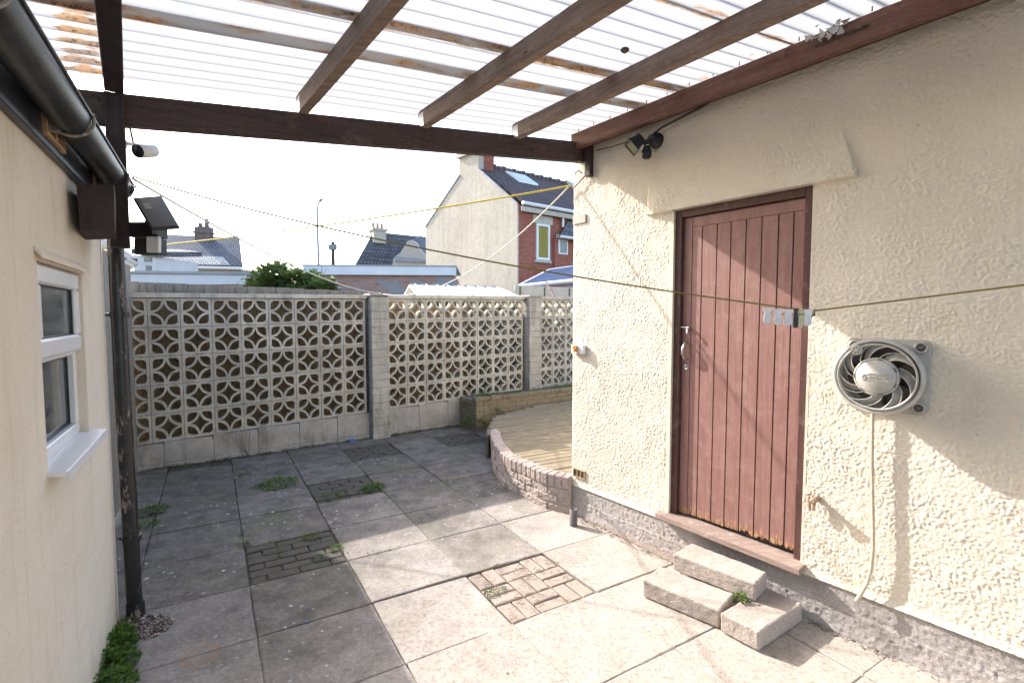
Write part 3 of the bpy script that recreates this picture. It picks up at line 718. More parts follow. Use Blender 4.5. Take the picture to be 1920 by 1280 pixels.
# floodlight + sensor on the right wall and its cable
fl = empty('floodlight', W(-.66, 0, 2.72), 'old black square floodlight with a sensor mounted under the roof timber on the cream wall', 'floodlight')
mb = MB(); mb.lathe(W(-.665, .0, 2.735), NW, [(.05, 0), (.05, .025), (.042, .03), (.03, .07), (.026, .075), (0, .075)], 24)
mb.tube([W(-.665, .06, 2.73), W(-.63, .10, 2.71)], .016, 8); mb.build('mount', M['black'], fl)
# lamp head: box tilted down
hx = (-NW*.35+DW*.9).normalized()
def head_frame(o, xd, yd, zd): return lambda a, b, c: Vector(o)+xd*a+yd*b+zd*c
fd = (DW*.45+NW*.55+Vector((0, 0, -.62))).normalized(); xd_ = fd.cross(Vector((0, 0, 1))).normalized(); zd_ = xd_.cross(fd).normalized()
HF = head_frame(W(-.585, .12, 2.715), xd_, fd, zd_)
mb = MB(); p0 = [HF(a, .03, c) for a, c in ((-.062, -.045), (.062, -.045), (.062, .045), (-.062, .045))]; p1 = [HF(a, -.045, c) for a, c in ((-.04, -.03), (.04, -.03), (.04, .03), (-.04, .03))]
mb.add(p0+p1, [(0, 1, 2, 3), (7, 6, 5, 4), (0, 1, 5, 4), (1, 2, 6, 5), (2, 3, 7, 6), (3, 0, 4, 7)])
for s in ((-.066, .066, .03, .038, -.049, -.040), (-.066, .066, .03, .038, .040, .049), (-.066, -.056, .03, .038, -.04, .04), (.056, .066, .03, .038, -.04, .04)): mb.box(HF, *s)
mb.build('lamp_head', M['black'], fl)
mb = MB(); mb.box(HF, -.055, .055, .031, .034, -.039, .039); mb.build('lamp_glass', simple('greenish_lamp_glass', (.22, .23, .13), .15, .1, 10, 0), fl)
mb = MB(); mb.lathe(W(-.645, .085, 2.645), Vector((0, 0, -1)), [(0, -.045), (.018, -.045), (.032, -.01), (.032, .02), (.02, .035), (0, .036)], 14); mb.build('motion_sensor', M['black'], fl)
mb = MB(); mb.tube([W(-.665, .04, 2.775), W(-.72, .03, 2.80), W(-.85, .035, 2.815), W(-1.0, .04, 2.835), W(-1.15, .05, 2.86)], .007, 8)
tag(mb.build('cable', M['wire']), 'thick dark cable running from the floodlight up to the roof timber', 'cable')
mb = MB(); mb.tube([W(-.50, .03, 2.80), W(-.52, .06, 2.815), W(-.54, .08, 2.80), W(-.55, .09, 2.77)], .003, 6); mb.build('white_lead', M['white'], fl)
mb = MB(); mb.tube([W(-.58, .06, 2.77), W(-.42, .03, 2.785), W(-.30, .025, 2.79), W(-.16, .03, 2.80)], .004, 8)
tag(mb.build('thin_cable', M['wire']), 'thin cable drooping from the floodlight along the wall to the beam end', 'cable')

# ================================================================== STEP BLOCKS, STUB PIPE
def rough(o, lv, st, sz):
    sb = o.modifiers.new('cuts', 'SUBSURF'); sb.subdivision_type = 'SIMPLE'; sb.levels = sb.render_levels = lv
    tx = bpy.data.textures.new('grain', 'CLOUDS'); tx.noise_scale = sz; tx.noise_depth = 3
    d = o.modifiers.new('grain', 'DISPLACE'); d.texture = tx; d.strength = st; d.mid_level = .5; d.texture_coords = 'LOCAL'
def cblock(pts, z0, z1, label):
    import bmesh
    mb = MB(); P = [Vector((x, y, z0)) for x, y in pts]; mb.prism(P, Vector((0, 0, z1-z0)))
    o = mb.build('concrete_block', M['conc'], bevel=.009); rough(o, 5, .006, .035)
    o.data.transform(Matrix.Translation(-P[0])); o.location = P[0]
    tag(o, label, 'concrete block', 'loose concrete blocks stacked as a doorstep'); return o
def wb(a, b): p = W(a, b, 0); return (p.x, p.y)
cblock([wb(-.985, .525), wb(-1.400, .455), wb(-1.372, .248), wb(-.955, .318)], .003, .1, 'low block farthest from the tap, at the left front of the door step pile')
cblock([wb(-1.412, .470), wb(-1.602, .468), wb(-1.640, .058), wb(-1.446, .050)], .003, .1, 'low block nearest the camera, at right end of the door step pile')
cblock([wb(-1.030, .300), wb(-1.480, .245), wb(-1.466, .075), wb(-1.026, .090)], .101, .2, 'topmost block of the step pile, lying right below the door threshold')
cblock([wb(-1.030, .235), wb(-1.440, .235), wb(-1.440, .080), wb(-1.030, .080)], .003, .1, 'bottom block lying underneath the topmost step block, tight against the plinth')
sp = MB(); b0 = Vector((.467, 3.574, 0)); sp.lathe(b0, (0, 0, 1), [(.030, -.02), (.030, .125), (.022, .125), (.022, .0), (0, .0)], 20)
tag(sp.build('drain_pipe_stub', M['stubpipe']), 'short open grey pipe stub standing upright at the plinth corner', 'pipe')

# ================================================================== LEFT HOUSE
lh = empty('house_wing', L(0, 0, 0), 'cream painted house wing at the left edge with small white window and black gutter', 'building')
mb = MB(); SC = .055          # far corner
wa0, wa1, wz0, wz1 = -1.005, -.385, 1.095, 1.775
mb.box(L, -5.2, wa0, -.2, 0, 0, 2.40); mb.box(L, wa1, SC, -.2, 0, 0, 2.40); mb.box(L, wa0, wa1, -.2, 0, 0, wz0); mb.box(L, wa0, wa1, -.2, 0, wz1, 2.40)
mb.box(L, -5.2, SC, -4, -.2, 0, .01)
mb.box(L, SC-.15, SC, -4, -.2, 0, 2.4); mb.box(L, -5.2, SC, -4.2, -4, 0, 2.4); mb.box(L, -5.35, -5.2, -4.2, 0, 0, 2.4)
mb.build('wall', M['lrender'], lh, bevel=.004)
mb = MB(); mb.box(L, SC, SC+.012, -.01, .004, 0, 2.15); mb.build('corner_bead', M['white'], lh)
mb = MB(); mb.prism([L(-5.3, .02, 2.40), L(SC+.05, .02, 2.40), L(SC+.05, -4.2, 2.55), L(-5.3, -4.2, 2.55)], Vector((0, 0, .05))); mb.build('roof', M['bluegrey'], lh)
mb = MB(); mb.box(L, -5.2, .06, 0, .022, 2.148, 2.36, .003); mb.box(L, -5.2, .05, .0, .028, 2.143, 2.165, .003); mb.build('fascia', M['fascia'], lh)
mb = MB()
ln = []
for s0 in (-.975, -.205):
    w_ = .235 if s0 < -.5 else .18
    m2 = MB(); nc = 5; nr = 3
    m2.box(L, s0, s0+w_, .022, .028, 2.178, 2.262); 
    m2.box(L, s0, s0+w_, .028, .034, 2.178, 2.190); m2.box(L, s0, s0+w_, .028, .034, 2.250, 2.262)
    m2.box(L, s0, s0+.014, .028, .034, 2.19, 2.25); m2.box(L, s0+w_-.014, s0+w_, .028, .034, 2.19, 2.25); m2.box(L, s0+w_/2-.008, s0+w_/2+.008, .028, .034, 2.19, 2.25)
    vt = m2.build('air_vent', M['terracotta'], lh)
    m3 = MB()
    for i in range(nc*2):
        for j in range(nr):
            if i in (nc-1, nc*2-1) and False: continue
            q0 = s0+.02+i*(w_-.04)/(nc*2); m3.prism([L(q0, .0285, 2.194+j*.019), L(q0+.010, .0285, 2.194+j*.019), L(q0+.016, .0285, 2.207+j*.019), L(q0+.006, .0285, 2.207+j*.019)], NL*.0008)
    m3.build('vent_slots', M['soil'], vt)
# window: frame set back, top light proud
wn = empty('window', L(0, 0, 0), None, None); wn.parent = lh; wn.location = L(-.7, -.03, 1.1)-L(0, 0, 0)
def ring(mb, fr, a0, a1, n0, n1, z0, z1, w, c=.004):
    mb.box(fr, a0, a1, n0, n1, z0, z0+w, c); mb.box(fr, a0, a1, n0, n1, z1-w, z1, c)
    mb.box(fr, a0, a0+w, n0, n1, z0+w, z1-w, c); mb.box(fr, a1-w, a1, n0, n1, z0+w, z1-w, c)
mb = MB(); ring(mb, L, wa0, wa1, -.09, -.030, wz0, wz1, .050); mb.box(L, wa0+.05, wa1-.05, -.09, -.03, 1.435, 1.478, .003); mb.build('window_frame', M['upvc'], wn)
mb = MB(); ring(mb, L, wa0+.012, wa1-.008, -.03, -.010, 1.452, 1.768, .066, .008); mb.build('top_sash', M['upvc'], wn)
mb = MB(); mb.box(L, wa0+.05, wa1-.05, -.060, -.056, 1.12, 1.45); mb.box(L, wa0+.06, wa1-.06, -.034, -.030, 1.50, 1.72); mb.build('pane', M['glass'], wn)
mb = MB(); ring(mb, L, wa0+.05, wa1-.05, -.056, -.050, 1.145, 1.435, .010, 0); ring(mb, L, wa0+.076, wa1-.072, -.030, -.024, 1.517, 1.703, .006, 0); mb.build('glazing_gasket', M['black'], wn)
mb = MB(); mb.prism([L(-1.02, -.03, 1.100), L(-.325, -.03, 1.100), L(-.325, .048, 1.090), L(-1.02, .048, 1.090)], Vector((0, 0, -.018))); mb.prism([L(-1.02, .048, 1.092), L(-.325, .048, 1.092), L(-.325, .048, 1.058), L(-1.02, .048, 1.058)], NL*.004)
mb.build('window_sill', M['upvc'], wn, bevel=.002)
mb = MB(); mb.prism([L(-1.03, .0, 1.800), L(-.33, .0, 1.800), L(-.33, .018, 1.778), L(-1.03, .018, 1.778)], Vector((0, 0, .016))); mb.build('drip_ledge', M['lrender'], lh)
# gutter: half round with closed under-side, brackets
gt = empty('gutter', L(0, 0, 0), None, None); gt.parent = lh; gt.location = L(-2, .08, 2.25)-L(0, 0, 0)
mb = MB(); gr_ = .056; gc = (.082, 2.256); arc = [R(180+k*15) for k in range(-1, 14)]
for s0, s1, rr_ in ((-5.2, .13, gr_),):
    outer = [[L(s, gc[0]+rr_*math.cos(t), gc[1]+rr_*math.sin(t)) for t in arc] for s in (s0, s1)]
    inner = [[L(s, gc[0]+(rr_-.004)*math.cos(t), gc[1]+(rr_-.004)*math.sin(t)) for t in arc] for s in (s0, s1)]
    k = len(arc); vs = outer[0]+outer[1]+inner[0]+inner[1]
    mb.add(vs, [(i, i+1, k+i+1, k+i) for i in range(k-1)]+[(2*k+i, 2*k+i+1, 3*k+i+1, 3*k+i) for i in range(k-1)], True)
    mb.add([L(s1, gc[0]+rr_*math.cos(t), gc[1]+rr_*math.sin(t)) for t in arc], [tuple(range(k))])
mb.tube([L(-5.2, gc[0]+gr_+.001, gc[1]+.012), L(.13, gc[0]+gr_+.001, gc[1]+.012)], .006, 8)
mb.build('gutter_channel', M['gutter'], gt)
for s_ in (-1.72, -.93, -.13):
    m2 = MB()
    m2.tube([L(s_, gc[0]+(gr_+.006)*math.cos(t), gc[1]+(gr_+.006)*math.sin(t)) for t in [R(165+k*12) for k in range(19)]], .0055, 8)
    m2.box(L, s_-.012, s_+.012, .02, .06, 2.20, 2.225); m2.tube([L(s_, .022, 2.21), L(s_+.0, .06, 2.205)], .01, 6)
    m2.build('gutter_bracket', simple('pale_edged_strap', (.30, .27, .24), .5, .6, 60, .1), gt)
# downpipe
dp = empty('downpipe', L(0, 0, 0), None, None); dp.parent = lh; PB = Vector((-2.005, 2.475, 0)); dp.location = PB-L(0, 0, 0)
mb = MB(); top = PB+Vector((-.045, .03, 2.22))
mb.tube([PB+Vector((0, 0, .0)), PB+Vector((-.006, 0, .12)), PB+Vector((-.014, .006, .60)), PB+Vector((-.03, .015, 1.2)), top], .0345, 20)
mb.tube([PB+Vector((-.001, 0, .0)), PB+Vector((-.003, 0, .075))], .041, 20)
mb.tube([top, top+Vector((-.02, -.05, .10))], .036, 16); mb.build('pipe', M['pipe'], dp)
for z in (.42, 1.60):
    t = z/2.22; c = PB+Vector((-.045*t, .03*t, z)); m2 = MB()
    m2.tube([c-Vector((0, 0, .014)), c+Vector((0, 0, .014))], .042, 20); m2.tube([c, c+Vector((-.10, -.02, 0))], .009, 8); m2.build('pipe_clip', M['pipe'], dp)

# ================================================================== PERGOLA
pg = empty('pergola', W(.355, 2.77, 0), 'brown timber lean-to canopy frame with white corrugated roof sheets', 'canopy')
BL = Vector((-1.87, 2.28, 0)); BR = Vector((.56, 3.72, 0)); BDv = (BR-BL).normalized(); BLn = (BR-BL).length; BN = Vector((BDv.y, -BDv.x, 0))
def beamz(s): return 2.628+(2.903-2.628)*s/BLn
mb = MB()
def slant(mb, s0, s1, n0, n1, h):
    pts = []
    for s, n in ((s0, n0), (s1, n0), (s1, n1), (s0, n1)): pts.append(BL+BDv*s+BN*n+Vector((0, 0, beamz(s)-h)))
    mb.prism(pts, Vector((0, 0, h)))
slant(mb, -.32, BLn-.005, -.05, .0, .146); mb.build('front_beam', M['beam'], pg, bevel=.004)
def roofz(n): return 2.975-.085*n
# post
mb = MB(); mb.box(W, .325, .385, 2.735, 2.808, 1.915, 2.62, .004); mb.build('post', M['post'], pg)
mb = MB(); pf = frame(BL, BDv, BN)
mb.prism([at(143, 348, 1.90), at(214, 345, 1.97), at(215, 431, 1.97), at(150, 432, 1.90)], DW*.30); mb.build('bracket_block', M['post'], pg)
def purlin(nc, name, mat, a0=-5.0, a1=None, wd=.05, h=.1):
    if a1 is None: a1 = .137*nc - .03 + .02
    mb = MB(); N = 14; z1 = roofz(nc)-.006; wob = [random.uniform(-.003, .003) for _ in range(N+1)]
    mb.box(W, a0, a1, nc-wd/2, nc+wd/2, z1-h, z1, .003); return mb.build(name, mat, pg)
purlin(2.77, 'purlin', M['post'], wd=.072); purlin(1.965, 'purlin', M['purlin'], wd=.052); purlin(1.272, 'purlin', M['purlin'], wd=.052); purlin(.60, 'purlin', M['purlin'], wd=.052)
mb = MB(); mb.box(W, -5, .04, .045, .088, 2.842, 2.958, .003); mb.build('wall_ledger', M['ledger'], pg)
mb = MB(); mb.box(W, -5, -.02, .004, .045, 2.855, 2.94, .002); mb.box(W, -.115, -.065, .004, .045, 2.63, 2.855, .002); mb.build('wall_packer', M['post'], pg)
for nc in (1.965, 1.272, .60):      # joist hangers
    m2 = MB(); a1 = .137*nc-.01; z1 = roofz(nc)-.006
    m2.box(W, a1-.06, a1+.004, nc+.0262, nc+.0285, z1-.102, z1-.02); m2.box(W, a1+.001, a1+.004, nc-.03, nc+.03, z1-.10, z1-.01); m2.build('joist_hanger', M['galv'], pg)
# roof sheets
PIT = .098
def sheet(c0, c1, zoff, seed, dfn):
    a = np.arange(c1, c0+1e-6, PIT/10); b = np.concatenate([np.linspace(-.0, .02, 2)[:1], np.linspace(.045, 3.35, 46)])
    vs = []; at_ = []; rr = np.random.default_rng(seed)
    for n_ in b:
        for c in a:
            aa = c+.137*n_; z = roofz(n_)+.010+.015*math.cos(2*math.pi*c/PIT)+zoff+.002*math.sin(n_*4+seed)
            vs.append(W(aa, n_, z)); at_.append(dfn(c, n_))
    m_ = len(a); fs = [(i*m_+j, i*m_+j+1, (i+1)*m_+j+1, (i+1)*m_+j) for i in range(len(b)-1) for j in range(m_-1)]
    mb = MB(); mb.add(vs, fs, True); mb.build('roof_sheet', M['sheet'], pg, attr=at_, fix=False)
bands = [(-.53, .34, .5, 2.7), (-.845, .50, .0, 9), (-1.47, .50, 0, 9), (-2.12, .48, 0, 9)]
def dfn(c, n_):
    d = -.25 if math.cos(2*math.pi*c/PIT) > -.7 else .0  # valley grime, also carrying the shading lines of the ribs in colour
    for bc, amt, nmin, nmax in bands:
        if abs(c-bc+.027) < .04: d = max(d, amt+.1-abs(c-bc+.027)*4)
    if 2.80 < n_ < 2.95 and c > -1.2: d = max(d, .85 if math.cos(2*math.pi*c/PIT) < .0 else .42)
    if 2.55 < n_ <= 2.80 and c > -1.2: d = max(d, .12)
    if abs(n_-.09) < .06: d = max(d, .14)
    for nn_ in (.60, 1.272, 1.965):
        if abs(n_-nn_) < .05: d = max(d, .05)
    return d
cs = [.13, -.53, -.845, -1.47, -2.12, -2.77, -3.42, -4.07, -4.7]
for i in range(len(cs)-1): sheet(cs[i], cs[i+1]-(PIT*.55), .0035*(i % 2), i, dfn)
# small slug-like clump of moss on a sheet and torn packing by the ledger
mb = MB(); c0 = W(-1.03, .80, roofz(.8)-.012)
mb.lathe(c0, (0, 0, -1), [(0, -.01), (.018, -.008), (.022, .0), (.012, .010), (0, .012)], 10); mb.build('moss_clump', M['soil'], pg)
rt = random.Random(4); mb = MB()
for _ in range(26):
    p = W(-1.60-rt.random()*.16, .088+rt.random()*.03, 2.93+rt.random()*.04); mb.add([p+Vector([rt.uniform(-.03, .03) for _ in range(3)]) for _ in range(3)], [(0, 1, 2)])
mb.build('torn_film', M['white'], pg)
mb = MB(); pebbles(mb, W, -1.83, -1.62, .086, .094, 70, .006, .016, 2.90); mb.build('rotten_wood', M['soil'], pg)
for i in range(22):
    mb = MB(); a = -.05-.15*i; mb.tube([W(a, .10, 2.955), W(a, .10, 2.975)], .003, 5); mb.build('fixing_screw', M['bolt'], pg)
# tie line hook pieces
mb = MB(); mb.tube([W(-.03, .03, 2.665), W(-.01, .05, 2.685), W(.03, .05, 2.68), W(.05, .03, 2.66)], .004, 6); mb.tube([W(-.06, .02, 2.655), W(.09, .03, 2.56)], .005, 6)
mb.build('wire_hook', M['bolt'], pg)

M['jointmortar'] = simple('weathered_mortar', (.17, .15, .125), .95, .4, 12, .3)
# ================================================================== SCREEN WALL
def zb(s): return .262+.032*s
def zt(s): return 1.765+.014*s
sw = empty('screen_block_wall', F(2.5, 0, 0), 'long pierced concrete screen block wall with three panels and two piers', 'wall')
def screen_panel(s0, nb, bw):
    dl = []; mb = MB(); q = 10; b = .026; r0 = .450; r1 = .358
    th0, th1 = -.09, 0.0
    def P(s, t, n): # t in 0..5 rows
        return F(s, n, zb(s)+(zt(s)-zb(s))*t/5)
    for i in range(nb):
        for j in range(5):
            tone = random.random(); S0 = s0+i*bw; e = random.uniform(-.004, .004)
            def bx(u0, u1, v0, v1, n0=-.09, n1=0.0):
                g = .004
                vs = [P(S0+bw*u, j+v, n+e) for n in (n0, n1) for u, v in ((u0, v0), (u1, v0), (u1, v1), (u0, v1))]
                mb.add(vs, [(3, 2, 1, 0), (4, 5, 6, 7), (0, 1, 5, 4), (1, 2, 6, 5), (2, 3, 7, 6), (3, 0, 4, 7)])
            w_ = .092; g = .0085
            bx(g, 1-g, g, w_); bx(g, 1-g, 1-w_, 1-g); bx(g, w_, w_, 1-w_); bx(1-w_, 1-g, w_, 1-w_)
            # corner fillets
            for cu, cv in ((0, 0), (1, 0), (1, 1), (0, 1)):
                su = 1 if cu == 0 else -1; sv = 1 if cv == 0 else -1
                cu_ = w_ if cu == 0 else 1-w_; cv_ = w_ if cv == 0 else 1-w_
                tri = [(cu_, cv_), (cu_+su*.10, cv_), (cu_+su*.038, cv_+sv*.038), (cu_, cv_+sv*.10)]
                poly = [P(S0+bw*u, j+v, -.002+e) for u, v in tri]; mb.prism(poly, -NF*.084)
                # quarter arc between the mid-sides, centred on the opening corner
                pts_o = []; pts_i = []; hw = .5-w_
                for k in range(q+1):
                    t = k/q*math.pi/2; c_, s_ = math.cos(t), math.sin(t)
                    pts_o.append((cu_+su*(hw+.004)*c_, cv_+sv*(hw+.004)*s_)); pts_i.append((cu_+su*(hw-.073)*c_, cv_+sv*(hw-.073)*s_))
                vs = []
                for n in (-.082, -.004): vs += [P(S0+bw*u, j+v, n+e) for u, v in pts_o]+[P(S0+bw*u, j+v, n+e) for u, v in pts_i]
                k1 = q+1; fs = []
                for k in range(q):
                    fs += [(k, k+1, k1+k+1, k1+k), (2*k1+k, 3*k1+k, 3*k1+k+1, 2*k1+k+1), (k, 2*k1+k, 2*k1+k+1, k+1), (k1+k, k1+k+1, 3*k1+k+1, 3*k1+k)]
                mb.add(vs, fs)
            dl += [tone]*(len(mb.v)-len(dl))
    dl += [.5]*(len(mb.v)-len(dl))
    pm = mb.build('screen_panel', M['screen'], sw, attr=dl, fix=True); mb = MB()
    for i in range(nb+1):
        S0 = s0+i*bw; vs = [P(S0+d, t, n) for n in (-.085, -.011) for d, t in ((-.0045, 0), (.0045, 0), (.0045, 5), (-.0045, 5))]
        mb.add(vs, [(3, 2, 1, 0), (4, 5, 6, 7), (0, 1, 5, 4), (1, 2, 6, 5), (2, 3, 7, 6), (3, 0, 4, 7)])
    for j in range(6):
        vs = [P(s, j+d, n) for n in (-.084, -.012) for s, d in ((s0, -.015), (s0+nb*bw, -.015), (s0+nb*bw, .015), (s0, .015))]
        mb.add(vs, [(3, 2, 1, 0), (4, 5, 6, 7), (0, 1, 5, 4), (1, 2, 6, 5), (2, 3, 7, 6), (3, 0, 4, 7)])
    mb.build('mortar_joints', M['jointmortar'], pm); return pm
screen_panel(.189-.278*2, 10, .278); screen_panel(2.700, 8, .2725); screen_panel(5.215, 7, .2725)
def coursed(mb, fr, s0, s1, n0, n1, zlo, zhi, bl, g=.004, ch=.006, shift=0, rnd=.004):
    s = s0-shift
    while s < s1-1e-3:
        e = min(s+bl, s1); b_ = max(s, s0)
        if e-b_ > .03:
            r = random.uniform(-rnd, rnd); mb.box(fr, b_+g, e-g, n0, n1+r, zlo+g, zhi-g, ch)
        s = e
# base course: concrete blocks slightly proud
mb = MB()
for s0, s1 in ((-.6, 2.452), (2.690, 4.925), (5.18, 7.1)):
    s = s0
    while s < s1-.02:
        e = min(s+.44, s1); zz = zb((s+e)/2); r = random.uniform(-.003, .004)
        mb.box(F, s+.003, e-.003, -.11, .006+r, .0+.05, zz-.006, .005); mb.box(F, s+.003, e-.003, -.11, .012+r, -.05, .048, .004); s = e
    mb.box(F, s0, s1, -.105, -.002, -.05, zb(s0)-.004)
mb.build('base_course', M['base'], sw)
mb = MB()
for s0, s1 in ((-.6, 2.44), (2.71, 4.915), (5.19, 7.1)):
    s = s0
    while s < s1-.02:
        e = min(s+.62, s1); vs = []
        for n in (-.12, .022):
            vs += [F(s+.002, n, zt(s)+.004), F(e-.002, n, zt(e)+.004), F(e-.002, n, zt(e)+.052), F(s+.002, n, zt(s)+.052)]
        mb.add(vs, [(3, 2, 1, 0), (4, 5, 6, 7), (0, 1, 5, 4), (1, 2, 6, 5), (2, 3, 7, 6), (3, 0, 4, 7)]); s = e
mb.build('coping', M['screen'], sw, bevel=.004)
for s0, s1 in ((2.456, 2.688), (4.93, 5.175)):
    mb = MB(); z = -.03; k = 0
    while z < zt(s0)+.03:
        z2 = min(z+.098, zt(s0)+.035)
        if k % 2 == 0: mb.box(F, s0+.001, s1-.001, -.12, .115+random.uniform(-.003, .003), z+.004, z2-.004, .006)
        else:
            mid = (s0+s1)/2; mb.box(F, s0+.001, s1-.001, -.12, .115+random.uniform(-.003, .003), z+.004, z2-.004, .006)
        mb.box(F, s0+.006, s1-.006, -.115, .107, z-.004, z+.004); z = z2; k += 1
    mb.prism([F(s0-.02, -.13, zt(s0)+.040), F(s1+.02, -.13, zt(s0)+.040), F(s1+.02, .13, zt(s0)+.040), F(s0-.02, .13, zt(s0)+.040)], Vector((0, 0, .030)))
    mb.build('pier', M['pier'], sw)
# close-boarded fence behind
fb = empty('board_fence', F(1, -.3, 0), 'weathered close boarded timber fence right behind the screen block wall', 'fence')
mb = MB(); s = -.9
while s < 3.95:
    bw = random.uniform(.135, .16); z = 1.925-.012*max(0, s)+random.uniform(-.012, .012)-(.10 if s > 2.3 else 0)-(.05 if s > 2.9 else 0)
    if z > 1.5: mb.box(F, s, s+bw+.010, -.265, -.247+random.uniform(.0, .006), .05, z, .002)
    s += bw
mb.build('boards', M['fencebrown'], fb)
mb = MB(); mb.box(F, -.9, 3.95, -.30, -.266, 1.45, 1.52); mb.box(F, -.9, 3.95, -.30, -.266, .4, .47); mb.build('rails', M['fencebrown'], fb)
mb = MB(); s = -.9                  # grey weathered capping boards seen along the top
while s < 2.42:
    bw = random.uniform(.13, .17); z = 1.945-.018*max(0, s)
    mb.box(F, s, s+bw-.004, -.243, -.222, 1.76, z+random.uniform(-.006, .006), .002); s += bw
mb.build('top_boards', M['fence'], fb)
# side fence from house corner, height stretched so its shadow reaches across the paving
sf = empty('side_fence', L(1, 0, 0), 'grey panel fence along the left side beyond the house corner', 'fence')
mb = MB(); s = .10
while s < 3.0:
    mb.box(L, s, s+.148, -.24, -.22, .02, 2.09+random.uniform(-.006, .006), .003); s += .15
mb.build('boards', M['fence'], sf)
mb = MB()
for z in (.3, 1.0, 1.6): mb.box(L, .1, 3.1, -.28, -.241, z, z+.06)
mb.build('rails', M['fence'], sf)
# right far fence panel
rf = empty('panel_fence', F(5.5, -.8, 0), 'pale grey fence panel with a leaning stick behind the right end of the screen wall', 'fence')
mb = MB(); s = 4.2
while s < 7.4:
    mb.box(F, s, s+.146, -.95, -.93, .05, 2.0+random.uniform(-.01, .01), .002); s += .15
mb.build('boards', M['fence'], rf)
mb = MB(); mb.box(F, 5.35, 7.4, -.925, -.905, 1.7, 2.12, .003); mb.build('panel', M['stone'], rf)
for s_ in (5.45, 6.0, 6.6):
    m2 = MB(); m2.box(F, s_, s_+.02, -.905, -.89, 1.7, 2.10); m2.build('batten', M['soil'], rf)
mb = MB(); mb.tube([at(1024, 529, 7.95), at(1040, 556, 7.75)], .016, 6); tag(mb.build('leaning_stick', M['purlin']), 'short brown timber stick leaning at the top of the far right fence', 'stick')
# shed behind
sh = empty('garden_shed', F(4.2, -2.0, 0), 'low white ribbed metal shed roof showing above the screen wall', 'shed')
def pn(x, y, n):
    o = Vector((0, 0, H)); r = at(x, y, 1)-o; P0 = F(0, n, 0); return o+r*((P0-o).dot(NF)/r.dot(NF))
ridge0 = pn(767, 537, -1.25); ridge1 = pn(939, 542.5, -1.25); fr0 = pn(784, 557, -.5); fr1 = pn(976, 558.5, -.5)
bk0 = Vector((ridge0.x*2-fr0.x, ridge0.y*2-fr0.y, fr0.z)); bk1 = Vector((ridge1.x*2-fr1.x, ridge1.y*2-fr1.y, fr1.z))
mb = MB(); mb.prism([ridge0, ridge1, fr1, fr0], Vector((0, 0, .03))); mb.prism([ridge0, ridge1, bk1, bk0], Vector((0, 0, .03)))
for i in range(9):
    t = (i+.5)/9; a = ridge0.lerp(ridge1, t)+Vector((0, 0, .04)); b = fr0.lerp(fr1, t)+Vector((0, 0, .04)); mb.tube([a, b], .012, 6)
mb.build('roof', M['shed'], sh)
for i in range(9):
    mb = MB(); t = (i+.1)/9; a = ridge0.lerp(ridge1, t); b = ridge0.lerp(ridge1, t+.07); mb.prism([a+Vector((0, 0, .03)), b+Vector((0, 0, .03)), b+Vector((0, 0, .055)), a+Vector((0, 0, .055))], Vector((0, .01, 0))); mb.build('ridge_vent', M['greyfascia'], sh)
mb = MB()
for p, q in ((fr0, fr1), (fr1, bk1), (bk1, bk0), (bk0, fr0)):
    a = Vector((p.x, p.y, 0)).lerp(Vector((ridge0.x, ridge0.y, 0)), .06); b = Vector((q.x, q.y, 0)).lerp(Vector((ridge1.x, ridge1.y, 0)), .06)
    mb.add([a, b, Vector((b.x, b.y, q.z-.02)), Vector((a.x, a.y, p.z-.02))], [(0, 1, 2, 3)])
mb.add([fr0, bk0, ridge0], [(0, 1, 2)]); mb.build('walls', simple('dark_green_shed_wall', (.085, .095, .07), .7, .3, 4, 0), sh)

# ================================================================== CURVED BRICK WALL + DECK
curve = [(.462, 3.77), (.257, 3.908), (.112, 4.118), (-.054, 4.351), (-.165, 4.72), (-.222, 5.10), (-.235, 5.30)]
def smooth_curve(c, n=60):
    P = [Vector((x, y, 0)) for x, y in c]; out = []
    for i in range(len(P)-1):
        p0 = P[max(i-1, 0)]; p1 = P[i]; p2 = P[i+1]; p3 = P[min(i+2, len(P)-1)]
        for k in range(n):
            t = k/n; out.append(.5*((2*p1)+(-p0+p2)*t+(2*p0-5*p1+4*p2-p3)*t*t+(-p0+3*p1-3*p2+p3)*t**3))
    out.append(P[-1]); return out
SCv = smooth_curve(curve); cum = [0]
for a, b in zip(SCv, SCv[1:]): cum.append(cum[-1]+(b-a).length)
TOT = cum[-1]
def cpt(d):
    d = max(0, min(TOT-1e-6, d)); i = next(k for k in range(len(cum)-1) if cum[k+1] > d)
    t = (d-cum[i])/(cum[i+1]-cum[i]); p = SCv[i].lerp(SCv[i+1], t); tg = (SCv[i+1]-SCv[i]).normalized(); return p, tg
def CW(d, n, z): p, tg = cpt(d); nn = Vector((tg.y, -tg.x, 0)); return p+nn*n+Vector((0, 0, z))     # n>0 to the deck side
cwl = empty('curved_brick_wall', CW(TOT/2, 0, 0), 'low curved wall of pinkish split faced bricks around the deck', 'wall')
mb = MB()
for r, (z0, z1) in enumerate(((-.01, .062), (.062, .130), (.130, .198))):
    d = -(.1 if r % 2 else 0)
    while d < TOT:
        e = min(d+.2, TOT); b_ = max(d, 0)
        if e-b_ > .02:
            rr_ = random.uniform(-.006, .006); mb.box(CW, b_+.004, e-.004, rr_, .10, z0+.004, z1-.004, .008)
        d += .2
rough(mb.build('brick_courses', M['facing'], cwl), 4, .016, .022)
mb = MB(); d = 0
while d < TOT-.02:
    e = min(d+.068, TOT); rr_ = random.uniform(-.006, .004); mb.box(CW, d+.003, e-.003, rr_-.004, .105, .201, .302+random.uniform(-.003, .003), .008); d = e
rough(mb.build('soldier_coping', M['facing'], cwl), 3, .012, .02)
mb = MB(); N = 40
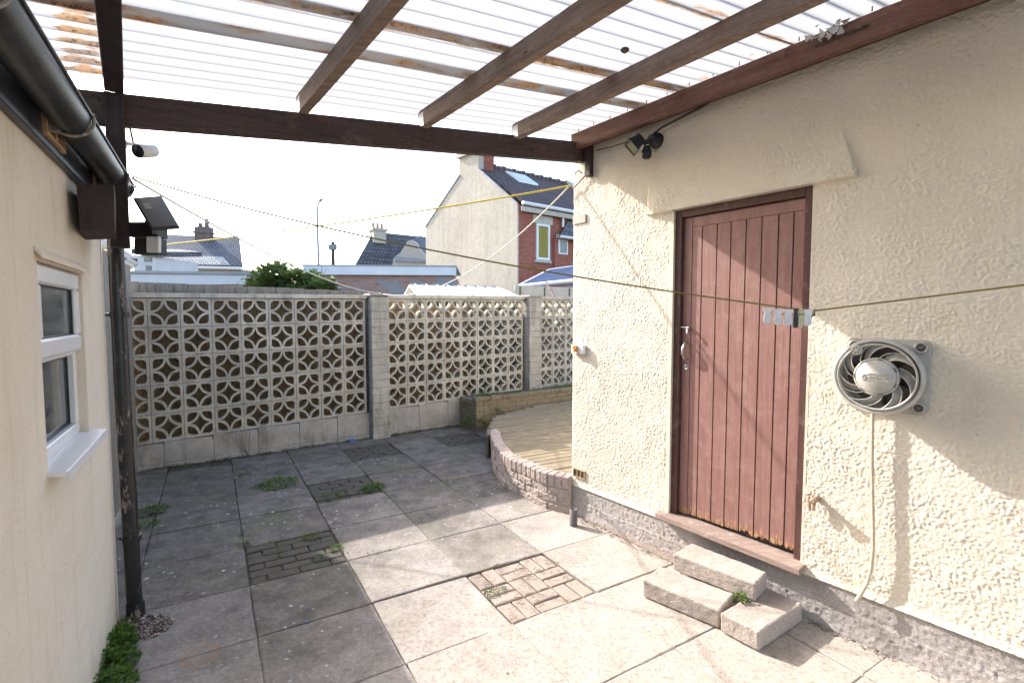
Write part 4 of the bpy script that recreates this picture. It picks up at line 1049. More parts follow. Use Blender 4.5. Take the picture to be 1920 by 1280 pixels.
mb.box(CW, 0, TOT*.5, .008, .098, 0, .29); mb.v = []; mb.f = []; mb.sm = []; mb.mi = []
for i in range(N): mb.box(CW, TOT*i/N, TOT*(i+1)/N, .010, .095, 0, .292)
mb.build('mortar_core', M['stone'], cwl)
# deck (flat boards clipped to region right of curve)
DKd = hd(62); DKn = Vector((-DKd.y, DKd.x, 0)); Dk = frame((-.24, 5.2, 0), DKd, DKn)
dk = empty('timber_deck', Dk(.6, 0, 0), 'raised deck of old algae stained boards behind the curved brick wall', 'deck')
mb = MB(); poly_left = lambda p: None
def left_limit(y):      # x of the inner wall face / deck edge at depth y
    if y >= 5.28: return -.30+(.06*(y-5.28) if y < 6.2 else .055+(y-6.2)*.75)
    best = 9
    for i in range(0, len(SCv), 4):
        q = CW(cum[i], .1, 0)
        if abs(q.y-y) < best: best = abs(q.y-y); bx_ = q.x
    return bx_
bt = -2.2
while bt < 2.3:
    # march along the board and find first point inside
    s = -1.5; start = None
    while s < 4:
        p = Dk(s, bt+.04, 0)
        if p.y > 3.75 and p.x > left_limit(p.y)+.005 and (p-Vector((-3.8798, 4.8019, 0))).dot(NF) > .55: start = s; break
        s += .01
    if start is not None:
        e = 3.6; q = Dk(start, bt, 0)
        # stop before the raised bed
        st2 = start
        segs = sorted([start]+[random.uniform(start+.8, 3) for _ in range(1)]+[e])
        for a, b in zip(segs, segs[1:]):
            n_ = 6
            for k in range(n_):
                aa = a+(b-a)*k/n_; bb = a+(b-a)*(k+1)/n_
                if (Dk(aa, bt+.04, 0)-Vector((-3.8798, 4.8019, 0))).dot(NF) < .50: break
            z = .272+random.uniform(-.004, .004)
            # clip the end where it would enter the bed
            endb = b
            while endb > a and (Dk(endb, bt+.04, 0)-Vector((-3.8798, 4.8019, 0))).dot(NF) < .50: endb -= .02
            if endb > a+.05: mb.box(Dk, a+.002, endb-.002, bt+.004, bt+.086, z-.03, z, .004)
    bt += .09
mb.build('boards', M['deck'], dk)
mb = MB(); ed = [Vector((left_limit(y)+.01, y, .0)) for y in np.linspace(5.28, 7.1, 12)]
for a, b in zip(ed, ed[1:]): mb.prism([a, b, b+Vector((.03, 0, 0)), a+Vector((.03, 0, 0))], Vector((0, 0, .235)))
mb.build('edge_joist', M['bed'], dk)
# raised bed in front of the screen wall (right part)
rb = empty('raised_bed', F(4.2, .3, 0), 'mossy brick raised bed running along the foot of the screen wall', 'planter')
mb = MB()
BS0, BS1 = 3.75, 6.6
for r in range(6):
    z0 = -.02+r*.072; coursed(mb, F, BS0+.0, BS1, .40, .50, z0, z0+.072, .215, .004, .006, .1*(r % 2), .003)
for r in range(6):
    z0 = -.02+r*.072; fr2 = lambda a, b, z: F(BS0+b, a, z)
    coursed(mb, fr2, .02, .40, 0, .10, z0, z0+.072, .2, .004, .006, .1*(r % 2), .003)
coursed(mb, F, BS0-.01, BS1, .39, .51, .412, .470, .44, .003, .006)
mb.box(F, BS0+.01, BS1, .408, .492, 0, .42); mb.box(F, BS0+.008, BS0+.09, .02, .41, 0, .42)
mb.build('brickwork', M['bed'], rb)
mb = MB(); mb.box(F, BS0+.1, BS1, .015, .40, 0, .42); mb.build('soil', M['soil'], rb)

# ================================================================== FOLIAGE
def leafy(mb, dl, c, rad, hgt, n, size):
    for _ in range(n):
        t = random.random()**.6; a = random.uniform(0, 2*math.pi); r = rad*t
        h = hgt*(1-t*t*.8)*random.uniform(.2, 1); p = Vector(c)+Vector((r*math.cos(a), r*math.sin(a), h))
        d = Vector((math.cos(a+random.uniform(-1, 1)), math.sin(a+random.uniform(-1, 1)), random.uniform(-.3, .8))).normalized()
        s = size*random.uniform(.5, 1.3); sd2 = d.cross(Vector((random.uniform(-.4, .4), random.uniform(-.4, .4), 1))).normalized()*s*.38; up = d.cross(sd2).normalized()*s*.12
        vs = [p, p+d*s*.5+sd2+up, p+d*s, p+d*s*.5-sd2+up]; mb.add(vs, [(0, 1, 2, 3)]); k = random.random(); dl += [k]*4
def weed(x, y, z, rad, h, n, size, label, cat='weed', group=None, name='weed'):
    mb = MB(); dl = []; c = Vector((x, y, z)); leafy(mb, dl, Vector((0, 0, 0)), rad, h*.8, int(n*1.2), size*.72)
    o = mb.build(name, M['leaf'], attr=dl, fix=False); o.location = c; return tag(o, label, cat, group)
def gpt(x, y, z=0):
    r = at(x, y, 1)-Vector((0, 0, H)); t = (z-H)/r.z; return Vector((0, 0, H))+r*t
for x, y, rad, h, n, s, lb in (
    (522, 908, .17, .05, 220, .035, 'sprawling green weed on the slabs left of the middle brick inset'),
    (700, 915, .10, .055, 170, .032, 'bright green weed at the right corner of the middle brick inset'),
    (628, 932, .12, .03, 90, .026, 'thin line of weed along the near edge of the middle brick inset'),
    (283, 960, .12, .05, 160, .032, 'green weed near the screen wall foot just right of the downpipe'),
    (272, 985, .10, .03, 90, .03, 'darker low weed on slabs nearest the downpipe'),
    (459, 890, .06, .02, 40, .024, 'small weed sprig on dark slabs below the third screen block'),
    (480, 915, .07, .02, 40, .022, 'small weed left of the sprawling weed'),
    (583, 1007, .06, .022, 80, .02, 'weed growing in the far edge of the left brick inset'),
    (630, 1028, .045, .025, 60, .02, 'weed at the right side of the left brick inset'),
    (522, 1035, .06, .015, 60, .016, 'flattened weed in the middle joints of the left brick inset'),
    (456, 1020, .035, .02, 40, .02, 'weed tuft at the far left corner of the left brick inset'),
    (600, 1045, .05, .012, 60, .014, 'weed near the front right of the left brick inset'),
    (922, 1112, .04, .018, 70, .016, 'yellow green weed at the left side of the sunlit brick inset'),
    (940, 1105, .03, .012, 40, .014, 'small pale weed inside the sunlit brick inset'),
    (1026, 938, .05, .09, 120, .028, 'leafy weed at the foot of the curved brick wall'),
    (975, 915, .09, .03, 60, .022, 'shaded weed in the corner of the curved wall foot'),
    (1390, 1125, .03, .06, 60, .024, 'green weed sprouting between the concrete step blocks'),
    (655, 826, .07, .05, 50, .03, 'weed by the blue scrap at the first pier foot')):
    z = .1 if x == 1390 else 0; p = gpt(x, y, z); weed(p.x, p.y, z, rad, h, n, s, lb, group='weeds on the paving')
for x, y, rad, h, n, s in ((225, 1185, .06, .08, 160, .035), (212, 1215, .09, .10, 300, .04), (200, 1250, .10, .10, 340, .042), (190, 1290, .1, .11, 300, .042)):
    pass
mb = MB(); dl = []
for x, y, rad, h, n, s in ((240, 1170, .05, .03, 60, .014), (226, 1196, .06, .07, 220, .021), (216, 1222, .085, .09, 380, .023), (205, 1255, .10, .09, 420, .024), (200, 1300, .1, .10, 400, .024)):
    leafy(mb, dl, gpt(x, y), rad, h, n, s)
tag(mb.build('leafy_plant', M['leaf'], attr=dl, fix=False), 'dense green leafy plant at the foot of the left wall in the near corner', 'plant')
# planting on raised bed
mb = MB(); dl = []
for i in range(46):
    s_ = 3.85+2.2*random.random(); leafy(mb, dl, F(s_, random.uniform(.25, .48), .43), .09, .07, 26, .035)
tag(mb.build('ground_ivy', M['leaf'], attr=dl, fix=False), 'green creeping ivy covering the soil of the raised bed', 'ivy', kind='stuff')
mb = MB(); dl = []
for s_, n_, z in ((3.68, .30, .05), (3.70, .42, .15), (3.72, .30, .28), (3.95, .56, .05), (4.05, .53, .22), (3.80, .55, .1)): leafy(mb, dl, F(s_, n_, z), .09, .12, 55, .032)
tag(mb.build('climbing_weed', M['leaf'], attr=dl, fix=False), 'green weed climbing the end of the mossy raised bed', 'weed')
mb = MB(); dl = []
for t in range(9):
    a = t*.7; d = Vector((math.cos(a), math.sin(a), .5)); p = F(5.75, .62, .50); q = p+d*.14; sd2 = Vector((-math.sin(a), math.cos(a), 0))*.045
    mb.add([p, p+d*.08+sd2, q-Vector((0, 0, .03)), p+d*.08-sd2], [(0, 1, 2, 3)]); dl += [.9]*4
mb.tube([F(5.75, .62, .27), F(5.75, .62, .52)], .006, 6); dl += [.2]*(len(mb.v)-len(dl))
tag(mb.build('broad_leaf_plant', M['leaf'], attr=dl, fix=False), 'plant with broad bright leaves at the back of the deck by the building corner', 'plant')
# moss/soil strip along the screen wall foot
mb = MB(); dl = []
for i in range(260):
    s_ = random.uniform(-.3, 3.7); n_ = .012+abs(random.gauss(0, .035)); leafy(mb, dl, F(s_, n_, 0), .04, .02+.025*random.random()*(1 if (s_*3 % 1) < .5 else .3), 9, .014)
tag(mb.build('moss_strip', leaf_mat('moss', (.03, .04, .012), (.08, .10, .03)), attr=dl, fix=False), 'dark moss and soil along the foot of the screen block wall', 'moss', kind='stuff')
mb = MB(); pebbles(mb, F, -.3, 3.7, .01, .07, 500, .004, .014, 0)
tag(mb.build('wall_foot_dirt', M['soil']), 'dark crumbs of soil along the screen wall foot', 'soil', kind='stuff')
# dead plant stem
mb = MB(); b0 = F(1.05, .04, 0)
for k in range(7):
    a = random.uniform(-1, 1)*.12; pts = [b0]; 
    for j in range(1, 6): pts.append(b0+DF*(a*j*.35+random.uniform(-.01, .01))+Vector((0, 0, .075*j*random.uniform(.8, 1.05)))-NF*0)
    mb.tube(pts, .0016, 5)
tag(mb.build('dead_stem', M['bark']), 'thin bare dead stems against the screen wall base', 'dead plant')
# gravel by downpipe
mb = MB()
XYf = frame((-1.93, 2.33, 0), Vector((1, 0, 0)), Vector((0, 1, 0)))
def gravel_mat():
    m = NM('mixed_gravel'); n = m.n('NewGeometry'); c = m.ramp(n.outputs['Random Per Island'], [(0, (.10, .06, .05)), (.25, (.28, .18, .15)), (.5, (.34, .28, .24)), (.75, (.16, .14, .13)), (.9, (.5, .4, .33)), (1, (.6, .58, .55))], 'CONSTANT')
    return m.done(c, .7, None, spec=.3)
for _ in range(520):
    t = random.random(); a = random.uniform(0, 2*math.pi); r = .15*math.sqrt(t)
    x = r*math.cos(a)*1.15; y = r*math.sin(a)*.75
    pebbles(mb, frame((-1.925+x, 2.37+y, 0), Vector((1, 0, 0)), Vector((0, 1, 0))), 0, .001, 0, .001, 1, .005, .0125, .004*random.random())
tag(mb.build('gravel', gravel_mat()), 'small heap of mixed pebbles around the foot of the black downpipe', 'gravel', kind='stuff')
# twigs and straw on the sunlit inset
mb = MB()
for _ in range(150):
    if random.random() < .7: u, v = random.choice([(.75, .12), (.15, .25), (.4, .5), (.15, .8), (.55, .3), (.9, .3), (.35, .85)]); u += random.gauss(0, .1); v += random.gauss(0, .1)
    else: u, v = random.random(), random.random()
    if not (0 < u < 1 and 0 < v < 1): continue
    p = Gd(u, v, .002); a = random.uniform(0, 6.3); l = random.uniform(.015, .05); mb.tube([p, p+Vector((math.cos(a)*l*.5, math.sin(a)*l*.5, .006)), p+Vector((math.cos(a+.5)*l, math.sin(a+.5)*l, .002))], .0012, 4)
tag(mb.build('dry_twigs', M['dryleaf']), 'scattered dry brown roots and twigs on the sunlit brick inset', 'twigs', kind='stuff')
# weeds creeping along the paving joints, small litter
mb = MB(); dl = []; jr = random.Random(11)
for _ in range(420):
    if jr.random() < .5: u = float(jr.randint(-4, 1)); v = jr.uniform(-8, 0)
    else: u = jr.uniform(-4, 2); v = float(jr.randint(-8, 0))
    p = Gd(u, v)+Vector((jr.gauss(0, .006), jr.gauss(0, .006), 0))
    if not inside(p) or (math.sin(u*3.1+v*2.3)+math.sin(v*5.7-u)) < .35 or p.y < 2.9 or p.x > .1: continue
    leafy(mb, dl, p, jr.uniform(.008, .03), .012, jr.randint(4, 12), .011)
tag(mb.build('joint_weeds', M['leaf'], attr=dl, fix=False), 'tiny weeds and moss creeping along joints of the shaded paving', 'weeds', kind='stuff')
mb = MB()
for _ in range(330):
    q = F(jr.uniform(-.2, 4), abs(jr.gauss(.1, 1.1))+.03, .003)
    if jr.random() < .25: q = Gd(jr.uniform(-4, 3), jr.uniform(-5, 2.5), .003)
    if not inside(q): continue
    r_ = jr.uniform(.003, .011); a = jr.uniform(0, 6.3); d = Vector((math.cos(a), math.sin(a), 0))*r_; e = Vector((-math.sin(a), math.cos(a), 0))*r_*.5
    mb.add([q-d, q+e+Vector((0, 0, r_*.3)), q+d, q-e+Vector((0, 0, r_*.2))], [(0, 3, 2, 1)])
tag(mb.build('leaf_litter', M['dryleaf']), 'crumbs of dead leaves scattered over the paving', 'leaf litter', kind='stuff')
# litter: dry leaves, blue scraps
def scrap(x, y, s, mat, name, label, cat, group):
    mb = MB(); a = random.uniform(0, 6.3); c = Vector((0, 0, .004)); d = Vector((math.cos(a), math.sin(a), 0))*s; e = Vector((-math.sin(a), math.cos(a), 0))*s*.45
    mb.add([c-d, c-d*.2+e+Vector((0, 0, s*.3)), c+d+Vector((0, 0, s*.15)), c+d*.1-e+Vector((0, 0, s*.25)), c+Vector((0, 0, s*.05))], [(0, 4, 1), (1, 4, 2), (2, 4, 3), (3, 4, 0)])
    o = mb.build(name, mat); o.location = gpt(x, y); tag(o, label, cat, group)
scrap(394, 1066, .016, M['dryleaf'], 'dry_leaf', 'upper of two curled dry leaves on the slab below the left brick inset', 'leaf', 'dry leaves on the paving')
scrap(392, 1081, .016, M['dryleaf'], 'dry_leaf', 'lower of two curled dry leaves on the slab below the left brick inset', 'leaf', 'dry leaves on the paving')
scrap(497, 1068, .02, M['soil'], 'dry_leaf', 'dark leaf lying on the left brick inset', 'leaf', 'dry leaves on the paving')
scrap(575, 1166, .012, M['bluebit'], 'blue_scrap', 'blue scrap on the slab joint in the middle of the shaded paving', 'litter', 'blue scraps on the paving')
scrap(768, 1238, .010, M['bluebit'], 'blue_scrap', 'blue scrap at the edge of the sunlight near the bottom of the photo', 'litter', 'blue scraps on the paving')
mb = MB(); p = gpt(660, 828); mb.lathe(Vector((0, 0, 0)), (0, 0, 1), [(.0, 0), (.035, .0), (.042, .022), (.038, .026), (.03, .006), (0, .004)], 16)
o = mb.build('plastic_lid', M['bluebit']); o.location = p; tag(o, 'blue plastic lid lying at the foot of the first pier', 'lid')
# stone at deck edge
mb = MB(); c = Vector((-.20, 5.42, .26))
mb.add([c+Vector(v)*.07 for v in ((1, 0, 0), (-1.1, 0, 0), (0, .9, 0), (0, -.8, 0), (.1, 0, .6), (0, 0, -.5))], [(0, 2, 4), (2, 1, 4), (1, 3, 4), (3, 0, 4), (2, 0, 5), (1, 2, 5), (3, 1, 5), (0, 3, 5)], True)
tag(mb.build('loose_stone', M['stone']), 'pale loose stone on the end of the curved brick wall', 'stone')

# ================================================================== LINES AND PEGS
RG = at(249, 331, 2.31)
def sagline(name, a, b, sag, r, mat, label, cat):
    mb = MB(); mb.tube(catenary(a, b, sag), r, 6); return tag(mb.build(name, mat), label, cat)
PE = at(1522, 583, 1.44); END = at(2100, 512, 1.05)
cl = empty('clothesline', PE, 'long yellow green washing line from the left post sagging across the doorway', 'clothesline')
mb = MB(); mb.tube(catenary(RG, PE, .055, 40)+[PE.lerp(END, t/6) for t in range(1, 7)], [.0042-.0016*t/40 for t in range(41)]+[.0026]*6, 6)
mb.build('line', M['rope'], cl)
mb = MB(); mb.tube([RG+Vector((.012*math.cos(t), 0, .012*math.sin(t)))-Vector((.012, 0, 0)) for t in [i*math.pi/8 for i in range(17)]], .0022, 6); mb.tube([RG-Vector((.024, 0, 0)), RG-Vector((.05, 0, -.003))], .0022, 6)
mb.tube([RG, RG+Vector((.012, 0, -.035)), RG+Vector((.018, 0, -.09))], .002, 6); mb.build('ring_hook', M['bolt'], cl)
mb = MB(); mb.tube([PE+Vector((0, 0, .004)), PE+Vector((.006, 0, -.012)), PE+Vector((.0, 0, -.016)), PE+Vector((.012, .004, -.014)), PE+Vector((.008, 0, .006))], .002, 6); mb.build('knot', M['bolt'], cl)
LD_ = (PE-RG).normalized(); side = LD_.cross(Vector((0, 0, 1))).normalized()
def peg(px, py, kind, label):
    Y = 1.44+(1522-px)*.00045; c = at(px, py, Y); mat = {'w': M['peg'], 'b': M['pegblack'], 'y': M['pegyellow']}[kind]
    e = empty('clothes_peg', c, label, 'clothes peg', 'clothes pegs on the washing line'); X = Vector((LD_.x, LD_.y, 0)).normalized(); PF = frame(c, X, side)
    if kind == 'w':
        for nm, n0, n1 in (('front_leg', .003, .008), ('back_leg', -.008, -.003)):
            mb = MB(); pr = [(-.0115, .008), (.0115, .008), (.0115, .001), (.007, -.007), (.0095, -.016), (.0105, -.032), (.007, -.039), (0, -.041), (-.007, -.039), (-.0105, -.032), (-.0095, -.016), (-.007, -.007), (-.0115, .001)]
            mb.prism([PF(a, n0, z) for a, z in pr], side*(n1-n0)); 
            if nm == 'front_leg': pass
            mb.lathe(PF(0, n0 if n0 < 0 else n1, -.030), side*(-1 if n0 < 0 else 1), [(.0065, -.0005), (.0065, .0012), (.0052, .0012), (.0052, -.0005)], 16)
            mb.build(nm, mat, e)
        mb = MB(); mb.tube([PF(.012, -.006, -.007), PF(.014, 0, -.009), PF(.012, .006, -.007)], .0014, 6); mb.build('spring', M['orange'], e)
    else:
        for nm, n0, n1 in (('front_leg', .001, .006), ('back_leg', -.006, -.001)):
            mb = MB(); pr = [(-.0045, .012), (-.002, .015), (.002, .015), (.0045, .012), (.0045, -.004), (.006, -.016), (.006, -.040), (.003, -.044), (-.003, -.044), (-.006, -.040), (-.006, -.016), (-.0045, -.004)]
            mb.prism([PF(a, n0, z) for a, z in pr], side*(n1-n0)); mb.build(nm, mat, e)
        mb = MB(); mb.tube([PF(-.006, .0065, -.003), PF(.006, .0065, -.004)], .0013, 6); mb.build('spring', M['bolt'], e)
peg(1439, 582, 'w', 'white peg at the left end of the peg row'); peg(1459, 584, 'w', 'second white peg from the left end of the peg row')
peg(1478, 585, 'w', 'white peg just left of the black peg'); peg(1492, 587, 'b', 'charcoal black slim peg'); peg(1501, 587, 'y', 'pale yellow slim peg'); peg(1514, 585, 'w', 'white peg at the right end of the row beside the knot')
CNR = W(.10, .03, 2.60)
YL = at(196, 469, 5.2)
sagline('yellow_cord', YL, CNR, .05, .007, M['ropeyellow'], 'taut yellow cord rising to the right building corner', 'cord')
PT = F(2.57, .02, zt(2.57)+.075)
sagline('pale_cord', RG+Vector((0, 0, -.01)), PT, .10, .0055, M['ropewhite'], 'pale cord sagging from the left post down to the first pier', 'cord')
sagline('pale_cord', CNR+Vector((0, 0, .005)), PT+Vector((.02, 0, 0)), .30, .005, M['ropewhite'], 'pale cord hanging from the building corner down to the first pier', 'cord')

# ================================================================== CAMERAS AND FLOOD LAMP ON THE LEFT POST
def camera_body(name, loc, aim, label, sc=1):
    e = empty(name, loc, label, 'security camera', 'security cameras on the left post'); aim = aim.normalized()
    mb = MB(); mb.lathe(loc-aim*.06*sc, aim, [(0, 0), (.026*sc, .0), (.032*sc, .01*sc), (.032*sc, .10*sc), (.030*sc, .105*sc)], 24); mb.build('housing', M['white'], e)
    mb = MB(); mb.lathe(loc+aim*.035*sc, aim, [(.031*sc, .0), (.031*sc, .012*sc), (.012*sc, .008*sc), (.010*sc, .014*sc), (0, .014*sc)], 24); mb.build('lens_face', M['black'], e)
    mb = MB(); mb.tube([loc+Vector((0, 0, .025*sc))-aim*.03, loc+Vector((-.04, -.0, .03))*sc, loc+Vector((-.085, -.02, .03))*sc], .009*sc, 8); mb.lathe(loc+Vector((-.085, -.02, .03))*sc, (1, 0, 0), [(0, -.01), (.025*sc, -.01), (.025*sc, 0), (0, 0)], 16); mb.build('bracket', M['white'], e)
    return e
c0 = at(272, 283, 2.42); ce = camera_body('security_camera', c0, Vector((-.12, -1, -.36)), 'white bullet security camera with black face beside the top of the left post')
mb = MB(); mb.tube([c0+Vector((-.055, 0, .03)), c0+Vector((-.075, 0, .14))], .005, 6); mb.build('aerial', M['black'], ce)
camera_body('security_camera', at(240, 350, 2.5), Vector((.6, -.6, -.5)), 'smaller grey security camera half hidden behind the left post', .75)
PX = frame((0, 0, 0), Vector((1, 0, 0)), Vector((0, 1, 0)))
fl2 = empty('sensor_floodlight', at(270, 440, 2.3), 'black flat panel floodlight with white motion sensor fixed to the left post', 'floodlight')
c = [at(x, y, Y) for x, y, Y in ((249, 370, 2.28), (303, 366, 2.36), (337, 424, 2.22), (283, 427, 2.14))]
nn = (c[1]-c[0]).cross(c[3]-c[0]).normalized()
mb = MB(); mb.prism(c, nn*.018); mb.build('led_panel', M['black'], fl2, bevel=.006)
cen = sum(c, Vector())/4; dirn = nn if nn.y < 0 else -nn
sx = (c[1]-c[0])*.5; sy = (c[3]-c[0])*.5; off = dirn*(.002 if dirn.dot(nn) < 0 else .0205)
mb = MB(); q = c[0].lerp(c[2], .32); mb.prism([q+off-sx*.22-sy*.2, q+off+sx*.22-sy*.2, q+off+sx*.22+sy*.2, q+off-sx*.22+sy*.2], dirn*.0006); mb.build('rating_label', M['stone'], fl2)
b = lambda x0, y0, x1, y1, Y, dy, mat, nm: (lambda m: (m.prism([at(x0, y0, Y), at(x1, y0, Y), at(x1, y1, Y), at(x0, y1, Y)], Vector((0, dy, 0))), m.build(nm, mat, fl2, bevel=.003)))(MB())
b(241, 416, 295, 444, 2.29, .07, M['black'], 'mount'); b(251, 446, 296, 476, 2.27, .06, M['black'], 'sensor_body'); b(274, 443, 297, 473, 2.255, .02, M['white'], 'sensor_lens')
b(285, 430, 294, 439, 2.285, .004, M['stone'], 'white_sticker')
mb = MB(); mb.tube([at(284, 400, 2.27), at(280, 420, 2.29)], .02, 8); mb.build('pivot', M['black'], fl2)

# ================================================================== BACKGROUND
# ---- gable house
gh = empty('gable_house', V(.2, 17.8, 0), 'tall rendered gable end house with brown tiled roof and red brick front', 'house')
A0 = Vector((.2, 17.8, 0)); fdv = hd(52.7); B0 = Vector((-3.86, 21.7, 0)); gdv = (B0-A0); 
ze = at(968, 381, 17.8).z; mid = A0.lerp(B0, .47); rx = at(898, 309, mid.y).z
E0 = A0+fdv*9; E1 = B0+fdv*9; z_ = lambda p, z: Vector((p.x, p.y, z))
zl = at(800, 424, B0.y).z
mb = MB(); mb.prism([z_(A0, 0), z_(B0, 0), z_(B0, zl), z_(mid, rx+.1), z_(A0, ze)], fdv*.06); mb.build('gable_wall', M['gablerender'], gh)
mb = MB(); mb.prism([z_(A0+fdv*.062, 0), z_(A0+fdv*9, 0), z_(A0+fdv*9, ze-.05), z_(A0+fdv*.062, ze-.05)], gdv.normalized()*.3)
mb.prism([z_(A0+fdv*.251+gdv*.3, 0), z_(E0+gdv*.3, 0), z_(E0+gdv*.3, ze-.2), z_(A0+fdv*.251+gdv*.3, ze-.2)], gdv.normalized()*.3)
mb.build('brick_front', M['redbrick'], gh)
mb = MB()
ov = -gdv.normalized()*.2; ez = ze-.05
mb.prism([z_(A0+fdv*.10+ov, ez), z_(A0+fdv*9+ov, ez), z_(mid+fdv*9, rx), z_(mid+fdv*.10, rx)], Vector((0, 0, .12)))
mb.prism([z_(B0+fdv*.10-ov, zl-.05), z_(B0+fdv*9-ov, zl-.05), z_(mid+fdv*9, rx), z_(mid+fdv*.10, rx)], Vector((0, 0, .12)))
roof_o = mb.build('roof', M['roofbrown'], gh)
mb = MB(); 
for i in range(34): 
    p = mid+fdv*(.3+i*.26); mb.box(frame(z_(p, rx), fdv, gdv.normalized()), 0, .2, -.06, .06, .08, .20+.03*(i % 2))
mb.build('ridge_tiles', M['roofbrown'], gh)
mb = MB(); mb.prism([z_(A0-fdv*.03-gdv*.03, ze-.32), z_(B0-fdv*.03+gdv*.03, zl-.32), z_(B0-fdv*.03+gdv*.03, zl-.1), z_(mid-fdv*.03, rx+.02), z_(A0-fdv*.03-gdv*.03, ze-.1)], fdv*.02)
mb.v = []; mb.f = []; mb.sm = []; mb.mi = []
for a, b_ in ((z_(A0, ze-.02), z_(mid, rx+.16)), (z_(B0, zl-.02), z_(mid, rx+.16))): mb = MB(); mb.tube([a, a.lerp(b_, .80)], .045, 6); mb.build('verge', M['greyfascia'], gh)
mb = MB(); cf = frame(mid, fdv, gdv.normalized()); ch0 = at(870, 291, mid.y).z
mb.box(cf, .004, .26, -.52, .62, rx-1.3, ch0); o = mb.build('chimney_render', M['gablerender'], gh)
mb = MB(); mb.box(cf, .26, .75, -.50, .60, rx-1.3, ch0-.02); mb.build('chimney', M['redbrick'], gh)
mb = MB(); mb.box(cf, -.12, .85, -.60, .72, ch0, ch0+.16); mb.build('chimney_cap', M['stone'], gh)
mb = MB(); a_ = z_(mid+fdv*1.2, rx); mb.tube([a_, a_+Vector((0, 0, .9))], .02, 5)
for k in range(4): mb.tube([a_+Vector((-.18, 0, .35+.15*k)), a_+Vector((.18, 0, .35+.15*k))], .015, 4)
mb.build('aerial', M['lamp'], gh)
# skylight on the front roof slope
def on_roof(u, t): return z_((A0+ov+fdv*u).lerp(mid+fdv*u, t), ez+(rx-ez)*t+.13)
mb = MB(); mb.prism([on_roof(1.5, .62), on_roof(2.55, .62), on_roof(2.55, .88), on_roof(1.5, .88)], Vector((0, 0, .07))); sk = mb.build('skylight_frame', M['white'], roof_o)
mb = MB(); mb.prism([on_roof(1.6, .645)+Vector((0, 0, .075)), on_roof(2.45, .645)+Vector((0, 0, .075)), on_roof(2.45, .855)+Vector((0, 0, .075)), on_roof(1.6, .855)+Vector((0, 0, .075))], Vector((0, 0, .01))); mb.build('skylight_glass', M['skylight'], roof_o)
mb = MB(); mb.prism([on_roof(5.3, 0.0), on_roof(5.55, 0.0), on_roof(5.55, 1.0), on_roof(5.3, 1.0)], Vector((0, 0, .16))); mb.build('party_wall_coping', M['stone'], roof_o)
mb = MB(); mb.tube([z_(A0+ov*1.3, ze-.02), z_(A0+ov*1.3+fdv*9, ze-.02)], .07, 8); mb.build('gutter', M['white'], gh)
mb = MB(); mb.prism([z_(A0+ov*.9, ze-.12), z_(A0+ov*.9+fdv*9, ze-.12), z_(A0+ov*.9+fdv*9, ze-.30), z_(A0+ov*.9, ze-.30)], -gdv.normalized()*.03); mb.build('soffit_board', M['stone'], gh)
fo = lambda u, d, z: z_(A0+fdv*u-gdv.normalized()*d, z)     # front facade frame
FH = lambda a, b_, z: fo(a, b_, z)
def px2u(x, d=0):   # facade coordinate of a photo column
    best = min(np.linspace(0, 9, 1801), key=lambda u: abs((fo(u, d, 0).x/fo(u, d, 0).y*FPX+960)-x)); return float(best)
u0, u1 = px2u(1004), px2u(1027); yy = fo(u0, 0, 0).y
zt_, zb_ = at(1010, 421, yy).z, at(1010, 484, yy).z
mb = MB(); ring(mb, FH, u0, u1+.05, .0, .06, zb_-.05, zt_+.05, .09); wo = mb.build('window_frame', M['white'], gh)
mb = MB(); mb.box(FH, u0+.09, u1-.04, .0, .02, zb_+.04, zt_-.04); mb.build('curtained_pane', M['curtain'], wo)
mb = MB(); mb.box(FH, u0-.15, u1+.2, .0, .04, zt_+.06, zt_+.36); mb.build('lintel', M['stone'], gh); mb = MB(); mb.box(FH, u0-.08, u1+.1, .0, .09, zb_-.16, zb_-.06); mb.build('window_ledge', M['stone'], gh)
mb = MB(); up = px2u(1050); mb.tube([fo(up, .12, ze-.1), fo(up, .12, ze-.65)], .05, 8); mb.build('rainwater_pipe', M['white'], gh)
# projecting two-storey wing at right of the facade
uw = px2u(1034); wy = fo(uw, 0, 0).y; zw = at(1040, 440, wy).z
mb = MB(); mb.box(FH, uw+.05, uw+5, .0, .12, 0, zw-.1); mb.build('brick_wing', M['redbrick'], gh)
mb = MB(); mb.prism([fo(uw, .40, zw-.15), fo(uw+5, .40, zw-.15), fo(uw+5, 0.02, zw+.62), fo(uw+.9, 0.02, zw+.62)], Vector((0, 0, .08))); mb.build('wing_roof', M['roofgrey'], gh)
mb = MB(); mb.tube([fo(uw, .44, zw-.12), fo(uw+5, .44, zw-.12)], .06, 8); mb.build('wing_gutter', M['white'], gh)
us = [u for u in np.linspace(uw+.2, uw+5, 961)]
def pxu(x): return float(min(us, key=lambda u: abs(fo(u, .12, 0).x/fo(u, .12, 0).y*FPX+960-x)))
a0_, a1_ = pxu(1045), pxu(1062); yw = fo(a0_, .12, 0).y
mb = MB(); ring(mb, FH, a0_, a1_, .12, .17, at(1050, 476, yw).z, at(1050, 449, yw).z, .05, 0); wo2 = mb.build('small_window_frame', M['white'], gh)
mb = MB(); mb.box(FH, a0_+.05, a1_-.05, .12, .14, at(1050, 476, yw).z+.05, at(1050, 449, yw).z-.05); mb.build('small_pane', M['glass'], wo2)
mb = MB(); mb.box(FH, a0_-.1, a1_+.12, .12, .15, at(1050, 447, yw).z, at(1050, 439, yw).z); mb.build('small_lintel', M['stone'], gh)
